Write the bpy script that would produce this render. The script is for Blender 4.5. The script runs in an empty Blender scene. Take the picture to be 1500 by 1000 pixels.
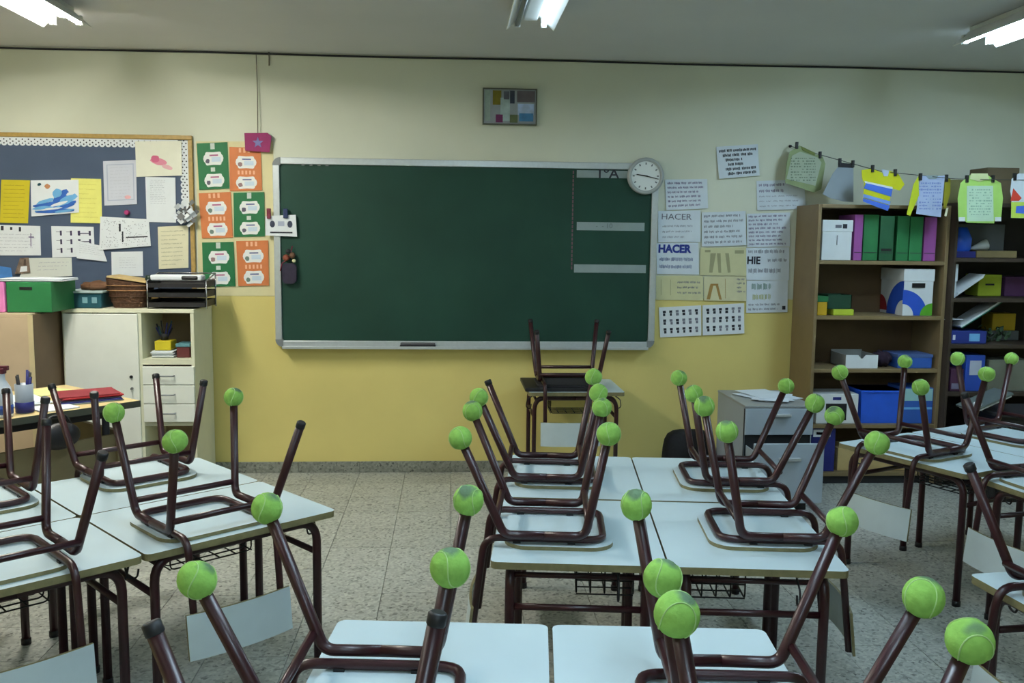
import bpy, bmesh, math, random
from mathutils import Vector, Matrix
random.seed(7)
C = bpy.context.scene.collection
sc = bpy.context.scene
PI = math.pi

# ---------------------------------------------------------------- camera
FPX = 1343.88
PITCH, YAW, ROLL, CAMZ = .112346, .066579, .011119, 1.5519
fw = Vector((math.sin(YAW)*math.cos(PITCH), math.cos(YAW)*math.cos(PITCH), -math.sin(PITCH)))
rt = Vector((math.cos(YAW), -math.sin(YAW), 0)); up = rt.cross(fw)
r2 = rt*math.cos(ROLL) + up*math.sin(ROLL); u2 = -rt*math.sin(ROLL) + up*math.cos(ROLL)
cd = bpy.data.cameras.new('camera'); cam = bpy.data.objects.new('camera', cd); C.objects.link(cam)
cd.sensor_width = 36; cd.lens = FPX/1500*36; cd.clip_start = .02
mw = Matrix.Identity(4)
for i in range(3):
    mw[i][0], mw[i][1], mw[i][2] = r2[i], u2[i], -fw[i]
mw[0][3], mw[1][3], mw[2][3] = 0, 0, CAMZ
cam.matrix_world = mw
sc.camera = cam

# ---------------------------------------------------------------- light and exposure
sc.view_settings.view_transform = 'Standard'; sc.view_settings.look = 'None'
sc.view_settings.exposure = 0.0; sc.view_settings.gamma = 1; sc.view_settings.use_curve_mapping = False
w = bpy.data.worlds.new('world'); sc.world = w; w.use_nodes = True
w.node_tree.nodes['Background'].inputs[0].default_value = (.55, .7, .8, 1)
w.node_tree.nodes['Background'].inputs[1].default_value = .3
WARM, COOL = (1.0, .97, .88, 1), (.72, .97, 1.18, 1)
# tube strengths: front row (left, middle, right), second row, third row
POWER = ((218, 8, 98), (42, 88, 0), (22, 130, 0))

# ---------------------------------------------------------------- helpers
YW = 6.0          # the board wall
HD = .594         # desk height
def srgb(r, g, b):
    def f(c):
        c /= 255.
        return c/12.92 if c <= .04045 else ((c+.055)/1.055)**2.4
    return (f(r), f(g), f(b), 1)
def at(px, py, Y):
    """point of the plane y=Y measured from the photograph"""
    d = r2*((px-750)/FPX) - u2*((py-500)/FPX) + fw
    t = Y/d.y
    return Vector((d.x*t, Y, CAMZ+d.z*t))
MATS = {}
def mat(name, col, rough=.6, var=.06, scale=12., metal=0., bump=0., spec=.4, emit=0.):
    if name in MATS: return MATS[name]
    m = bpy.data.materials.new(name); m.use_nodes = True
    nt = m.node_tree; b = nt.nodes['Principled BSDF']
    c = srgb(*col)
    b.inputs['Roughness'].default_value = rough; b.inputs['Metallic'].default_value = metal
    b.inputs['Specular IOR Level'].default_value = spec
    tc = nt.nodes.new('ShaderNodeTexCoord'); no = nt.nodes.new('ShaderNodeTexNoise')
    no.inputs['Scale'].default_value = scale; no.inputs['Detail'].default_value = 4
    nt.links.new(tc.outputs['Object'], no.inputs['Vector'])
    mr = nt.nodes.new('ShaderNodeMapRange')
    mr.inputs['From Min'].default_value = .3; mr.inputs['From Max'].default_value = .7
    mr.inputs['To Min'].default_value = 1-var; mr.inputs['To Max'].default_value = 1+var
    nt.links.new(no.outputs['Fac'], mr.inputs['Value'])
    mx = nt.nodes.new('ShaderNodeVectorMath'); mx.operation = 'SCALE'
    mx.inputs[0].default_value = c[:3]
    nt.links.new(mr.outputs['Result'], mx.inputs['Scale'])
    nt.links.new(mx.outputs['Vector'], b.inputs['Base Color'])
    if bump:
        bp = nt.nodes.new('ShaderNodeBump'); bp.inputs['Strength'].default_value = bump
        bp.inputs['Distance'].default_value = .01
        nt.links.new(no.outputs['Fac'], bp.inputs['Height']); nt.links.new(bp.outputs['Normal'], b.inputs['Normal'])
    if emit:
        b.inputs['Emission Color'].default_value = c; b.inputs['Emission Strength'].default_value = emit
    MATS[name] = m
    return m
def nodes_of(m): return m.node_tree.nodes, m.node_tree.links, m.node_tree.nodes['Principled BSDF']
def link(name, me, m=None, parent=None, loc=None, rot=None):
    o = bpy.data.objects.new(name, me); C.objects.link(o)
    if m is not None and me is not None and not me.materials:
        for q in (m if isinstance(m, (list, tuple)) else [m]): me.materials.append(q)
    if parent: o.parent = parent
    if loc is not None: o.location = loc
    if rot is not None: o.rotation_euler = rot
    return o
def obj(name, bm, m, parent=None, loc=None, rot=None, smooth=False):
    bmesh.ops.recalc_face_normals(bm, faces=bm.faces)
    me = bpy.data.meshes.new(name); bm.to_mesh(me); bm.free()
    if smooth:
        for p in me.polygons: p.use_smooth = True
    return link(name, me, m, parent, loc, rot)
def tag(o, label, cat, group=None, kind=None):
    if label: o['label'] = label
    if cat: o['category'] = cat
    if group: o['group'] = group
    if kind: o['kind'] = kind
    return o
def thing(name, label, cat, loc=(0,0,0), rz=0, group=None):
    o = bpy.data.objects.new(name, None); C.objects.link(o); o.empty_display_size = .05
    o.location = loc; o.rotation_euler = (0, 0, rz)
    return tag(o, label, cat, group)
def struct(name, bm, m, parent=None, loc=None):
    o = obj(name, bm, m, parent, loc)
    if not parent: o['kind'] = 'structure'
    return o
def dup(root, loc, rz=0, label=None):
    r = root.copy(); C.objects.link(r); r.location = loc; r.rotation_euler = (0, 0, rz)
    if label: r['label'] = label
    for ch in list(root.children):
        c = ch.copy(); C.objects.link(c); c.parent = r
        for g in list(ch.children):
            d = g.copy(); C.objects.link(d); d.parent = c
    return r
def B(): return bmesh.new()
def box(bm, x0, y0, z0, x1, y1, z1, bev=0., mi=0):
    vs = [bm.verts.new(p) for p in ((x0,y0,z0),(x1,y0,z0),(x1,y1,z0),(x0,y1,z0),(x0,y0,z1),(x1,y0,z1),(x1,y1,z1),(x0,y1,z1))]
    fs = [bm.faces.new([vs[i] for i in f]) for f in ((0,3,2,1),(4,5,6,7),(0,1,5,4),(1,2,6,5),(2,3,7,6),(3,0,4,7))]
    for f in fs: f.material_index = mi
    if bev:
        es = list({e for f in fs for e in f.edges})
        bmesh.ops.bevel(bm, geom=es, offset=bev, segments=2, affect='EDGES', profile=.5)
    return bm
def bx(*a, **k): return box(B(), *a, **k)
def fillet(pts, r, n=5, closed=False):
    pts = [Vector(p) for p in pts]; out = []
    N = len(pts)
    for i, p in enumerate(pts):
        if not closed and i in (0, N-1): out.append(p); continue
        a, c = pts[i-1], pts[(i+1) % N]
        da, dc = (a-p), (c-p)
        la, lc = da.length, dc.length
        da.normalize(); dc.normalize()
        ang = da.angle(dc)
        if ang > 3.1: out.append(p); continue
        t = min(r/math.tan(ang/2), la*.49, lc*.49)
        p0, p1 = p+da*t, p+dc*t
        for k in range(n+1):
            s = k/n
            out.append(p0*(1-s)**2 + p*2*s*(1-s) + p1*s*s)
    return out
def tube(bm, pts, r, seg=8, closed=False, cap=True, mi=0):
    pts = [Vector(p) for p in pts]; N = len(pts); rings = []
    prev = None
    for i, p in enumerate(pts):
        if closed: t = pts[(i+1) % N]-pts[i-1]
        else: t = pts[min(i+1, N-1)]-pts[max(i-1, 0)]
        t.normalize()
        if prev is None:
            n = t.orthogonal().normalized()
        else:
            n = (prev - t*prev.dot(t)).normalized()
        prev = n; b = t.cross(n)
        rr = r[i] if isinstance(r, (list, tuple)) else r
        rings.append([bm.verts.new(p + (n*math.cos(2*PI*k/seg) + b*math.sin(2*PI*k/seg))*rr) for k in range(seg)])
    for i in range(N if closed else N-1):
        A, D = rings[i], rings[(i+1) % N]
        for k in range(seg):
            f = bm.faces.new((A[k], A[(k+1) % seg], D[(k+1) % seg], D[k])); f.smooth = True; f.material_index = mi
    if cap and not closed:
        bm.faces.new(rings[0][::-1]).material_index = mi; bm.faces.new(rings[-1]).material_index = mi
    return bm
def prism(bm, pts, z0, z1, mi=0, mi_side=None):
    """outline in xy extruded in z"""
    a = [bm.verts.new((p[0], p[1], z0)) for p in pts]; b = [bm.verts.new((p[0], p[1], z1)) for p in pts]
    bm.faces.new(a[::-1]).material_index = mi; bm.faces.new(b).material_index = mi
    n = len(pts)
    for i in range(n):
        f = bm.faces.new((a[i], a[(i+1) % n], b[(i+1) % n], b[i])); f.material_index = mi if mi_side is None else mi_side
    return bm
def plate(bm, pts, y0, y1, mi=0, mi_side=None):
    """outline in xz extruded in y"""
    a = [bm.verts.new((p[0], y0, p[1])) for p in pts]; b = [bm.verts.new((p[0], y1, p[1])) for p in pts]
    bm.faces.new(a).material_index = mi; bm.faces.new(b[::-1]).material_index = mi
    n = len(pts)
    for i in range(n):
        f = bm.faces.new((a[i], b[i], b[(i+1) % n], a[(i+1) % n])); f.material_index = mi if mi_side is None else mi_side
    return bm
def rrect(x0, y0, x1, y1, r, n=5):
    out = []
    for cx, cy, a in ((x1-r, y0+r, -90), (x1-r, y1-r, 0), (x0+r, y1-r, 90), (x0+r, y0+r, 180)):
        for k in range(n+1):
            t = math.radians(a+90*k/n); out.append((cx+r*math.cos(t), cy+r*math.sin(t)))
    return out
def lathe(bm, prof, seg=24, axis='z', c=(0,0,0)):
    rings = []
    for r, h in prof:
        ring = []
        for k in range(seg):
            a = 2*PI*k/seg; p = (r*math.cos(a), r*math.sin(a), h)
            if axis == 'y': p = (p[0], -p[2], p[1])
            ring.append(bm.verts.new((p[0]+c[0], p[1]+c[1], p[2]+c[2])))
        rings.append(ring)
    for i in range(len(rings)-1):
        for k in range(seg):
            f = bm.faces.new((rings[i][k], rings[i][(k+1) % seg], rings[i+1][(k+1) % seg], rings[i+1][k])); f.smooth = True
    bm.faces.new(rings[0][::-1]); bm.faces.new(rings[-1])
    return bm
def text_mesh(s, size, depth=.0006, bold=0.):
    cu = bpy.data.curves.new('lettering', 'FONT'); cu.body = s; cu.size = size; cu.align_x = 'CENTER'; cu.align_y = 'CENTER'
    cu.extrude = depth; cu.offset = bold; cu.resolution_u = 3
    o = bpy.data.objects.new('lettering', cu); C.objects.link(o)
    dg = bpy.context.evaluated_depsgraph_get(); dg.update()
    me = bpy.data.meshes.new_from_object(o.evaluated_get(dg))
    bpy.data.objects.remove(o); bpy.data.curves.remove(cu)
    me.name = 'lettering'; me.materials.clear()
    return me
def lettering(s, size, m, parent, loc, rot=(PI/2, 0, 0), bold=0., name='lettering', sx=1.):
    o = link(name, text_mesh(s, size, bold=bold), m, parent, loc, rot)
    o.scale = (sx, 1, 1)
    return o

# ---------------------------------------------------------------- materials
M_white = mat('white_paper', (226, 232, 236), .8, .03)
M_cream = mat('cream_paper', (222, 218, 188), .8, .05)
M_beige = mat('beige_paper', (206, 204, 160), .8, .05)
M_ink = mat('dark_ink', (40, 42, 52), .7)
M_grey_ink = mat('pencil_grey', (120, 122, 135), .8)
M_pale_ink = mat('pale_pencil', (160, 165, 178), .8)
M_blue_ink = mat('blue_marker', (38, 56, 140), .7)
M_purple_ink = mat('purple_pencil', (110, 98, 135), .8)
M_laminate = mat('white_laminate', (203, 222, 228), .32, .03, 3., spec=.45)
M_edge = mat('beech_ply_edge', (122, 115, 80), .5, .15, 40.)
M_maroon = mat('maroon_enamel', (46, 11, 17), .36, .10, 30., spec=.5)
M_black = mat('black_plastic', (24, 24, 27), .5)
M_dark = mat('dark_charcoal', (38, 38, 42), .7)
M_alu = mat('brushed_aluminium', (205, 212, 215), .35, .04, 60., metal=.55)
M_alu_dull = mat('grey_corner_plastic', (125, 130, 132), .5)
M_board = mat('green_chalkboard', (27, 62, 50), .55, .14, 2.2, spec=.25)
M_strip = mat('grey_tape_strip', (140, 155, 155), .6)
M_beech = mat('beech_veneer', (126, 108, 76), .5, .10, 6.)
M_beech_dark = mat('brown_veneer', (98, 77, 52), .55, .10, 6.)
M_beech_pale = mat('pale_pink_veneer', (198, 176, 148), .5, .06, 6.)
M_cab = mat('cream_cabinet', (222, 222, 196), .5, .03)
M_cabw = mat('white_cabinet_front', (235, 238, 228), .45, .02)
M_steel = mat('grey_enamel_steel', (150, 160, 168), .4, .03)
M_chrome = mat('chrome', (170, 172, 176), .25, .02, metal=.9)
M_gold = mat('gold_wood_frame', (176, 146, 84), .45, .15, 40.)
M_liner = mat('slate_blue_lining', (72, 86, 108), .85, .06, 5.)
M_green = mat('green_card', (34, 110, 62), .6, .05)
M_posterg = mat('poster_green', (28, 108, 62), .6, .06)
M_orange = mat('poster_orange', (208, 122, 70), .6, .06)
M_yellow = mat('yellow_paper', (206, 190, 40), .75, .05)
M_lyellow = mat('pale_yellow_paper', (232, 230, 128), .75, .05)
M_magenta = mat('magenta_card', (146, 44, 98), .7, .12)
M_blue = mat('bright_blue_plastic', (38, 96, 222), .3, .06, spec=.5)
M_navy = mat('navy_card', (30, 36, 110), .6)
M_purple = mat('purple_card', (150, 78, 150), .65, .05)
M_pink = mat('pink_plastic', (222, 130, 190), .5)
M_lime = mat('lime_card', (178, 196, 56), .7)
M_teal = mat('dark_teal_plastic', (24, 74, 86), .5)
M_brown = mat('brown_wicker', (78, 52, 34), .7, .3, 60., bump=.6)
M_tan = mat('tan_card', (196, 170, 116), .7)
M_red = mat('red_card', (165, 36, 40), .6)
M_skyblue = mat('sky_blue_paint', (110, 175, 222), .7, .1)
M_midblue = mat('wave_blue_paint', (50, 100, 185), .7, .1)
M_oliv = mat('olive_brown_panel', (120, 108, 76), .6, .05)

# ball felt: yellow-green with grey dirt on the crown
M_ball = mat('tennis_felt', (140, 186, 90), .95, .12, 60., bump=.35, spec=.1)
nd, lk, bs = nodes_of(M_ball)
src = bs.inputs['Base Color'].links[0].from_socket
oi = nd.new('ShaderNodeObjectInfo'); tc = nd.new('ShaderNodeTexCoord'); n2 = nd.new('ShaderNodeTexNoise')
n2.noise_dimensions = '4D'; n2.inputs['Scale'].default_value = 24
lk.new(tc.outputs['Object'], n2.inputs['Vector'])
mw_ = nd.new('ShaderNodeMath'); mw_.operation = 'MULTIPLY'; mw_.inputs[1].default_value = 40
lk.new(oi.outputs['Random'], mw_.inputs[0]); lk.new(mw_.outputs[0], n2.inputs['W'])
sp = nd.new('ShaderNodeSeparateXYZ'); lk.new(tc.outputs['Object'], sp.inputs[0])
ma = nd.new('ShaderNodeMath'); ma.operation = 'MULTIPLY_ADD'; ma.inputs[1].default_value = 30; lk.new(sp.outputs['Z'], ma.inputs[0]); lk.new(n2.outputs['Fac'], ma.inputs[2])
mr = nd.new('ShaderNodeMapRange'); mr.inputs['From Min'].default_value = 1.28; mr.inputs['From Max'].default_value = 1.5
mr.inputs['To Max'].default_value = .85
lk.new(ma.outputs[0], mr.inputs['Value'])
mxx = nd.new('ShaderNodeMix'); mxx.data_type = 'RGBA'; mxx.inputs['B'].default_value = srgb(84, 100, 92)
lk.new(mr.outputs['Result'], mxx.inputs['Factor']); lk.new(src, mxx.inputs['A'])
lk.new(mxx.outputs['Result'], bs.inputs['Base Color'])

# wall paint: cream above, yellow below
ZP = at(360, 433, YW).z
def wall_mat():
    m = mat('two_tone_wall_paint', (222, 222, 190), .75, .05, 1.6, spec=.25)
    nd, lk, bs = nodes_of(m)
    src = bs.inputs['Base Color'].links[0].from_node
    ge = nd.new('ShaderNodeNewGeometry'); sp = nd.new('ShaderNodeSeparateXYZ'); lk.new(ge.outputs['Position'], sp.inputs[0])
    no = nd.new('ShaderNodeTexNoise'); no.inputs['Scale'].default_value = 8; lk.new(ge.outputs['Position'], no.inputs['Vector'])
    ma = nd.new('ShaderNodeMath'); ma.operation = 'MULTIPLY_ADD'; ma.inputs[1].default_value = .02; lk.new(no.outputs['Fac'], ma.inputs[0]); lk.new(sp.outputs['Z'], ma.inputs[2])
    gt = nd.new('ShaderNodeMapRange'); gt.inputs['From Min'].default_value = ZP+.006; gt.inputs['From Max'].default_value = ZP+.014; lk.new(ma.outputs[0], gt.inputs['Value'])
    mx = nd.new('ShaderNodeMix'); mx.data_type = 'RGBA'
    mx.inputs['A'].default_value = srgb(222, 206, 128); mx.inputs['B'].default_value = srgb(216, 219, 200)
    lk.new(gt.outputs['Result'], mx.inputs['Factor']); lk.new(mx.outputs['Result'], src.inputs[0])
    # plaster grain
    n3 = nd.new('ShaderNodeTexNoise'); n3.inputs['Scale'].default_value = 90; lk.new(ge.outputs['Position'], n3.inputs['Vector'])
    bp = nd.new('ShaderNodeBump'); bp.inputs['Strength'].default_value = .12; bp.inputs['Distance'].default_value = .004
    lk.new(n3.outputs['Fac'], bp.inputs['Height']); lk.new(bp.outputs['Normal'], bs.inputs['Normal'])
    return m
M_wall = wall_mat()
M_ceil = mat('ceiling_paint', (212, 214, 214), .85, .03, 1.5, spec=.2)
def terrazzo(name, base):
    m = mat(name, base, .42, .05, 4., spec=.4)
    nd, lk, bs = nodes_of(m)
    src = bs.inputs['Base Color'].links[0].from_node
    ge = nd.new('ShaderNodeNewGeometry'); oi = nd.new('ShaderNodeObjectInfo')
    vo = nd.new('ShaderNodeTexVoronoi'); vo.inputs['Scale'].default_value = 85
    ad = nd.new('ShaderNodeVectorMath'); ad.operation = 'ADD'; lk.new(ge.outputs['Position'], ad.inputs[0]); lk.new(oi.outputs['Random'], ad.inputs[1])
    lk.new(ad.outputs['Vector'], vo.inputs['Vector'])
    cr = nd.new('ShaderNodeValToRGB'); lk.new(vo.outputs['Color'], cr.inputs['Fac'])
    b = srgb(*base)
    cr.color_ramp.elements[0].position = 0; cr.color_ramp.elements[0].color = (b[0]*.2, b[1]*.2, b[2]*.2, 1)
    cr.color_ramp.elements[1].position = 1; cr.color_ramp.elements[1].color = (min(b[0]*1.25,1), min(b[1]*1.25,1), min(b[2]*1.2,1), 1)
    e = cr.color_ramp.elements.new(.3); e.color = (b[0]*.82, b[1]*.82, b[2]*.80, 1)
    e = cr.color_ramp.elements.new(.6); e.color = b
    hs = nd.new('ShaderNodeHueSaturation'); lk.new(cr.outputs['Color'], hs.inputs['Color'])
    mr = nd.new('ShaderNodeMapRange'); mr.inputs['To Min'].default_value = .93; mr.inputs['To Max'].default_value = 1.06; lk.new(oi.outputs['Random'], mr.inputs['Value'])
    lk.new(mr.outputs['Result'], hs.inputs['Value']); lk.new(hs.outputs['Color'], src.inputs[0])
    return m
M_floor = terrazzo('terrazzo_tile', (178, 180, 172))
M_grout = mat('tile_grout', (120, 122, 116), .9)
M_skirt = terrazzo('terrazzo_skirting', (140, 142, 132))

# ---------------------------------------------------------------- room
XL, XR, YB, ZC = -4.2, 4.6, -2.6, 2.69
TX0, TY0, TS, TNX, TNY = -2.7, 1.8, .3, 21, 14
fbm = B()
box(fbm, XL, YB, -.12, XR, YW, -.012)
x1, y1 = TX0+TS*TNX, TY0+TS*TNY
box(fbm, XL, YB, -.012, XR, TY0-.001, 0); box(fbm, XL, TY0-.001, -.012, TX0-.001, YW, 0); box(fbm, x1+.001, TY0-.001, -.012, XR, YW, 0)
fl = struct('floor', fbm, M_floor)
tb = B(); box(tb, .0013, .0013, -.0119, TS-.0013, TS-.0013, 0)
for f in list(tb.faces):
    if abs(f.normal.z+1) < .1 or f.calc_center_median().z < -.0118: tb.faces.remove(f)
tile_me = bpy.data.meshes.new('floor_tile'); bmesh.ops.recalc_face_normals(tb, faces=tb.faces); tb.to_mesh(tile_me); tb.free(); tile_me.materials.append(M_floor)
for i in range(TNX):
    for j in range(TNY):
        link('floor_tile', tile_me, None, fl, (TX0+TS*i, TY0+TS*j, random.uniform(-.0012, 0)))
struct('wall_back', bx(XL, YW, 0, XR, YW+.12, ZC), M_wall)
struct('wall_left', bx(XL-.12, YB, 0, XL, YW+.12, ZC), M_wall)
struct('wall_right', bx(XR, YB, 0, XR+.12, YW+.12, ZC), M_wall)
struct('wall_rear', bx(XL-.12, YB-.12, 0, XR+.12, YB, ZC), M_wall)
struct('ceiling', bx(XL-.12, YB-.12, ZC, XR+.12, YW+.12, ZC+.1), M_ceil)
# skirting of terrazzo pieces
sk = struct('baseboard_back', bx(XL, YW-.006, 0, XR, YW-.0005, .07), M_grout)
skb = B(); box(skb, .001, -.012, 0, .3985, 0, .073, .002)
sme = bpy.data.meshes.new('skirting_tile'); bmesh.ops.recalc_face_normals(skb, faces=skb.faces); skb.to_mesh(sme); skb.free(); sme.materials.append(M_skirt)
for i in range(22): link('skirting_tile', sme, None, sk, (XL+.4*i, YW-.003, 0))
# cable run along the ceiling line
tbm = B()
pts = [(x, YW-.008, ZC-.012+.002*math.sin(x*3)) for x in [XL+.02+i*.22 for i in range(40)]]
tube(tbm, pts, .006, 6)
tag(obj('trim_1', tbm, M_dark), None, None, kind='structure')

# ---------------------------------------------------------------- fluorescent lamps
M_lampbody = mat('lamp_housing', (215, 218, 214), .4, .02)
M_refl = mat('lamp_reflector', (240, 242, 240), .35, .02)
def tube_mat(col, power):
    m = mat('tube_glow_%s_%d' % ('warm' if col is WARM else 'cool', power), (240, 244, 240), .4, 0)
    b = m.node_tree.nodes['Principled BSDF']; b.inputs['Emission Color'].default_value = col; b.inputs['Emission Strength'].default_value = power
    return m
M_tube_off = mat('tube_unlit', (120, 128, 126), .3)
def lamp(x, y0, col, power, label, left_lit=True, right_lit=True, L=1.26, z=ZC):
    t = thing('ceiling_lamp', label, 'ceiling lamp', (x, y0, z), 0, 'fluorescent ceiling lamps')
    obj('housing', bx(-.035, -L, -.055, .035, 0, -.001, .004), M_lampbody, t)
    for s in (-1, 1):
        bm = B(); prof = [(.036*s, -.03), (.118*s, -.102), (.121*s, -.098), (.036*s, -.024)]
        a = [bm.verts.new((p[0], 0, p[1])) for p in prof]; b = [bm.verts.new((p[0], -L, p[1])) for p in prof]
        bm.faces.new(a); bm.faces.new(b[::-1])
        for i in range(4): bm.faces.new((a[i], b[i], b[(i+1) % 4], a[(i+1) % 4]))
        obj('reflector', bm, M_refl, t)
        lit = left_lit if s < 0 else right_lit
        tm = tube_mat(col, power) if lit and power else M_tube_off
        obj('tube', tube(B(), [(s*.066, -.03, -.078), (s*.066, -L+.03, -.078)], .0135, 10), tm, t)
        for yy in (-.018, -L+.018):
            obj('lamp_holder', bx(s*.066-.014, yy-.012, -.094, s*.066+.014, yy+.012, -.046, .003), M_lampbody, t)
    return t
lamp(-1.95, 4.95, WARM, POWER[0][0], 'lit twin tube ceiling lamp at the top left of the room')
lamp(.39, 4.74, COOL, POWER[0][1], 'ceiling lamp above the middle of the chalkboard with only one tube lit', left_lit=False)
lamp(2.77, 4.85, COOL, POWER[0][2], 'lit twin tube ceiling lamp at the top right of the room')
for i, x in enumerate((-1.95, .39, 2.77)):
    for j, y in enumerate((2.35, -.25)):
        lamp(x, y, WARM if i == 0 else COOL, POWER[j+1][i], 'ceiling lamp out of view behind, %s row, %s' % (('left', 'middle', 'right')[i], ('nearer the board', 'far from the board')[j]))

# ---------------------------------------------------------------- desks
LX, LY = .2625, .338
def make_desk(label, loc, rz, ps=1):
    """ps: sign of the local x of the pupil side"""
    t = thing('school_desk', label, 'desk', loc, rz, 'white topped pupil desks')
    bm = B(); prism(bm, rrect(-LX, -LY, LX, LY, .022, 4), HD-.022, HD, 0, 1)
    obj('tabletop', bm, [M_laminate, M_edge], t)
    for sx in (-1, 1):
        for sy in (-1, 1):
            p = fillet([(sx*.205, sy*.292, .012), (sx*.205, sy*.292, HD-.04), (sx*.205, 0, HD-.04)], .075, 6)
            lg = obj('leg', tube(B(), p, .0155, 8), M_maroon, t)
            obj('foot_cap', lathe(B(), [(.018, 0), (.018, .022), (.0158, .024)], 10, c=(sx*.205, sy*.292, 0)), M_black, lg)
    for sy in (-1, 1):
        obj('stretcher', tube(B(), [(-.19, sy*.292, .44), (.19, sy*.292, .44)], .011, 8), M_maroon, t)
        obj('brace', tube(B(), [(-.2, sy*.275, HD-.06), (.2, sy*.275, HD-.06)], .009, 8), M_maroon, t)
        hk = fillet([(.02, sy*.292, .425), (.02, sy*.335, .40), (.02, sy*.345, .355), (.02, sy*.31, .345), (.02, sy*.305, .375)], .02, 4)
        hk = [Vector((p.x+.1, p.y, p.z+.13)) for p in hk]
        obj('bag_hook', tube(B(), hk, .0035, 6), M_black, t)
    wb = B()
    zb = HD-.165
    for k in range(5):
        x = -ps*(.0+.045*k)
        tube(wb, fillet([(x, -.15, HD-.024), (x, -.15, zb), (x, .15, zb), (x, .15, HD-.024)], .015, 2), .0028, 5)
    for k in range(6):
        y = -.15+.3*k/5
        tube(wb, [(0, y, zb), (-ps*.18, y, zb)], .0026, 5)
    for y in (-.15, .15):
        for z in (zb+.045, zb+.09): tube(wb, [(0, y, z), (-ps*.18, y, z)], .0026, 5)
    tag(obj('wire_basket', wb, M_black, t), None, None)
    return t

# ---------------------------------------------------------------- chairs, turned upside down on the desks
FT = ((-.092, .176, .045), (-.155, .212, .378))     # front leg base and tip
RR = ((.160, .176, .045), (.292, .212, .352))       # rear leg base and tip
def make_ball(rad=.0345):
    bm = B(); bmesh.ops.create_icosphere(bm, subdivisions=3, radius=rad)
    for f in bm.faces: f.smooth = True
    me = bpy.data.meshes.new('tennis_ball'); bm.to_mesh(me); bm.free(); me.materials.append(M_ball)
    bm = B(); a, b_, c = .75*rad, .25*rad, 2*math.sqrt(.75*.25)*rad
    tube(bm, [Vector((a*math.cos(t)+b_*math.cos(3*t), a*math.sin(t)-b_*math.sin(3*t), c*math.sin(2*t))) for t in [2*PI*k/48 for k in range(48)]], .0013, 5, closed=True)
    ms = bpy.data.meshes.new('seam'); bm.to_mesh(ms); bm.free(); ms.materials.append(mat('ball_seam', (168, 200, 130), .9))
    return me, ms
BALL, SEAM = make_ball()
CH = {}
def chair_meshes():
    def mk(name, bm, m):
        bmesh.ops.recalc_face_normals(bm, faces=bm.faces)
        me = bpy.data.meshes.new(name); bm.to_mesh(me); bm.free()
        for q in (m if isinstance(m, (list, tuple)) else [m]): me.materials.append(q)
        CH[name] = me
    bm = B(); o = rrect(-.182, -.186, .16, .186, .075, 6); o2 = rrect(-.180, -.184, .158, .184, .073, 6)
    prism(bm, o, 0.0005, .0125, 0, 1)
    mk('seat', bm, [M_laminate, M_edge])
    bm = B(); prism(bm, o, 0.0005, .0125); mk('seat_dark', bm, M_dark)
    rim = B()
    pth = fillet([(.265, .150, -.33), (.222, .150, .026), (-.15, .150, .026), (-.15, -.150, .026), (.222, -.150, .026), (.265, -.150, -.33)], .055, 6)
    tube(rim, pth, .0118, 8); mk('seat_tube', rim, M_maroon)
    bp = B(); pl = [(p[0], p[1]) for p in rrect(-.178, -.335, .178, -.195, .02, 4)]
    # slightly bowed backrest sheet
    n = 10
    fr, bk = [], []
    for i in range(n+1):
        y = -.178+.356*i/n; xo = .252 + .018*(1-(2*i/n-1)**2)
        row_f = [bp.verts.new((xo + (.195-.335)*0 + dx, y, z)) for z, dx in ((-.335, .016), (-.195, 0))]
        row_b = [bp.verts.new((xo + .009 + dx, y, z)) for z, dx in ((-.335, .016), (-.195, 0))]
        fr.append(row_f); bk.append(row_b)
    for i in range(n):
        bp.faces.new((fr[i][0], fr[i+1][0], fr[i+1][1], fr[i][1])); bp.faces.new((bk[i][1], bk[i+1][1], bk[i+1][0], bk[i][0]))
        f = bp.faces.new((fr[i][1], fr[i+1][1], bk[i+1][1], bk[i][1])); f.material_index = 1
        f = bp.faces.new((bk[i][0], bk[i+1][0], fr[i+1][0], fr[i][0])); f.material_index = 1
    for i in (0, n):
        f = bp.faces.new((fr[i][0], fr[i][1], bk[i][1], bk[i][0])); f.material_index = 1
    mk('backrest', bp, [mat('grey_white_backrest', (188, 202, 204), .4, .03), M_edge])
    for s, sn in ((-1, 'l'), (1, 'r')):
        m_ = lambda p: (p[0], p[1]*s, p[2])
        full = [m_(FT[1]), m_(FT[0]), m_(RR[0]), m_(RR[1])]
        fp = fillet(full, .038, 6)
        half = len(fp)//2
        mid = Vector(((FT[0][0]+RR[0][0])/2, .178*s, .045))
        mk('front_leg'+sn, tube(B(), fp[:half]+[mid], .0138, 8), M_maroon)
        mk('rear_leg'+sn, tube(B(), [mid]+fp[half:], .0138, 8), M_maroon)
    mk('front_bar', tube(B(), [(-.1, -.18, .088), (-.1, .18, .088)], .0105, 8), M_maroon)
    mk('rear_bar', tube(B(), [(.185, -.18, .082), (.185, .18, .082)], .0105, 8), M_maroon)
    br = bx(-.012, -.012, .0125, .012, .012, .02); mk('seat_bracket', br, M_black)
chair_meshes()
CAP = bpy.data.meshes.new('leg_cap'); cb = lathe(B(), [(.0142, -.016), (.0155, -.014), (.0155, .003), (.012, .006)], 10); cb.to_mesh(CAP); cb.free(); CAP.materials.append(M_black)
rb = random.Random(3)
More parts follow.
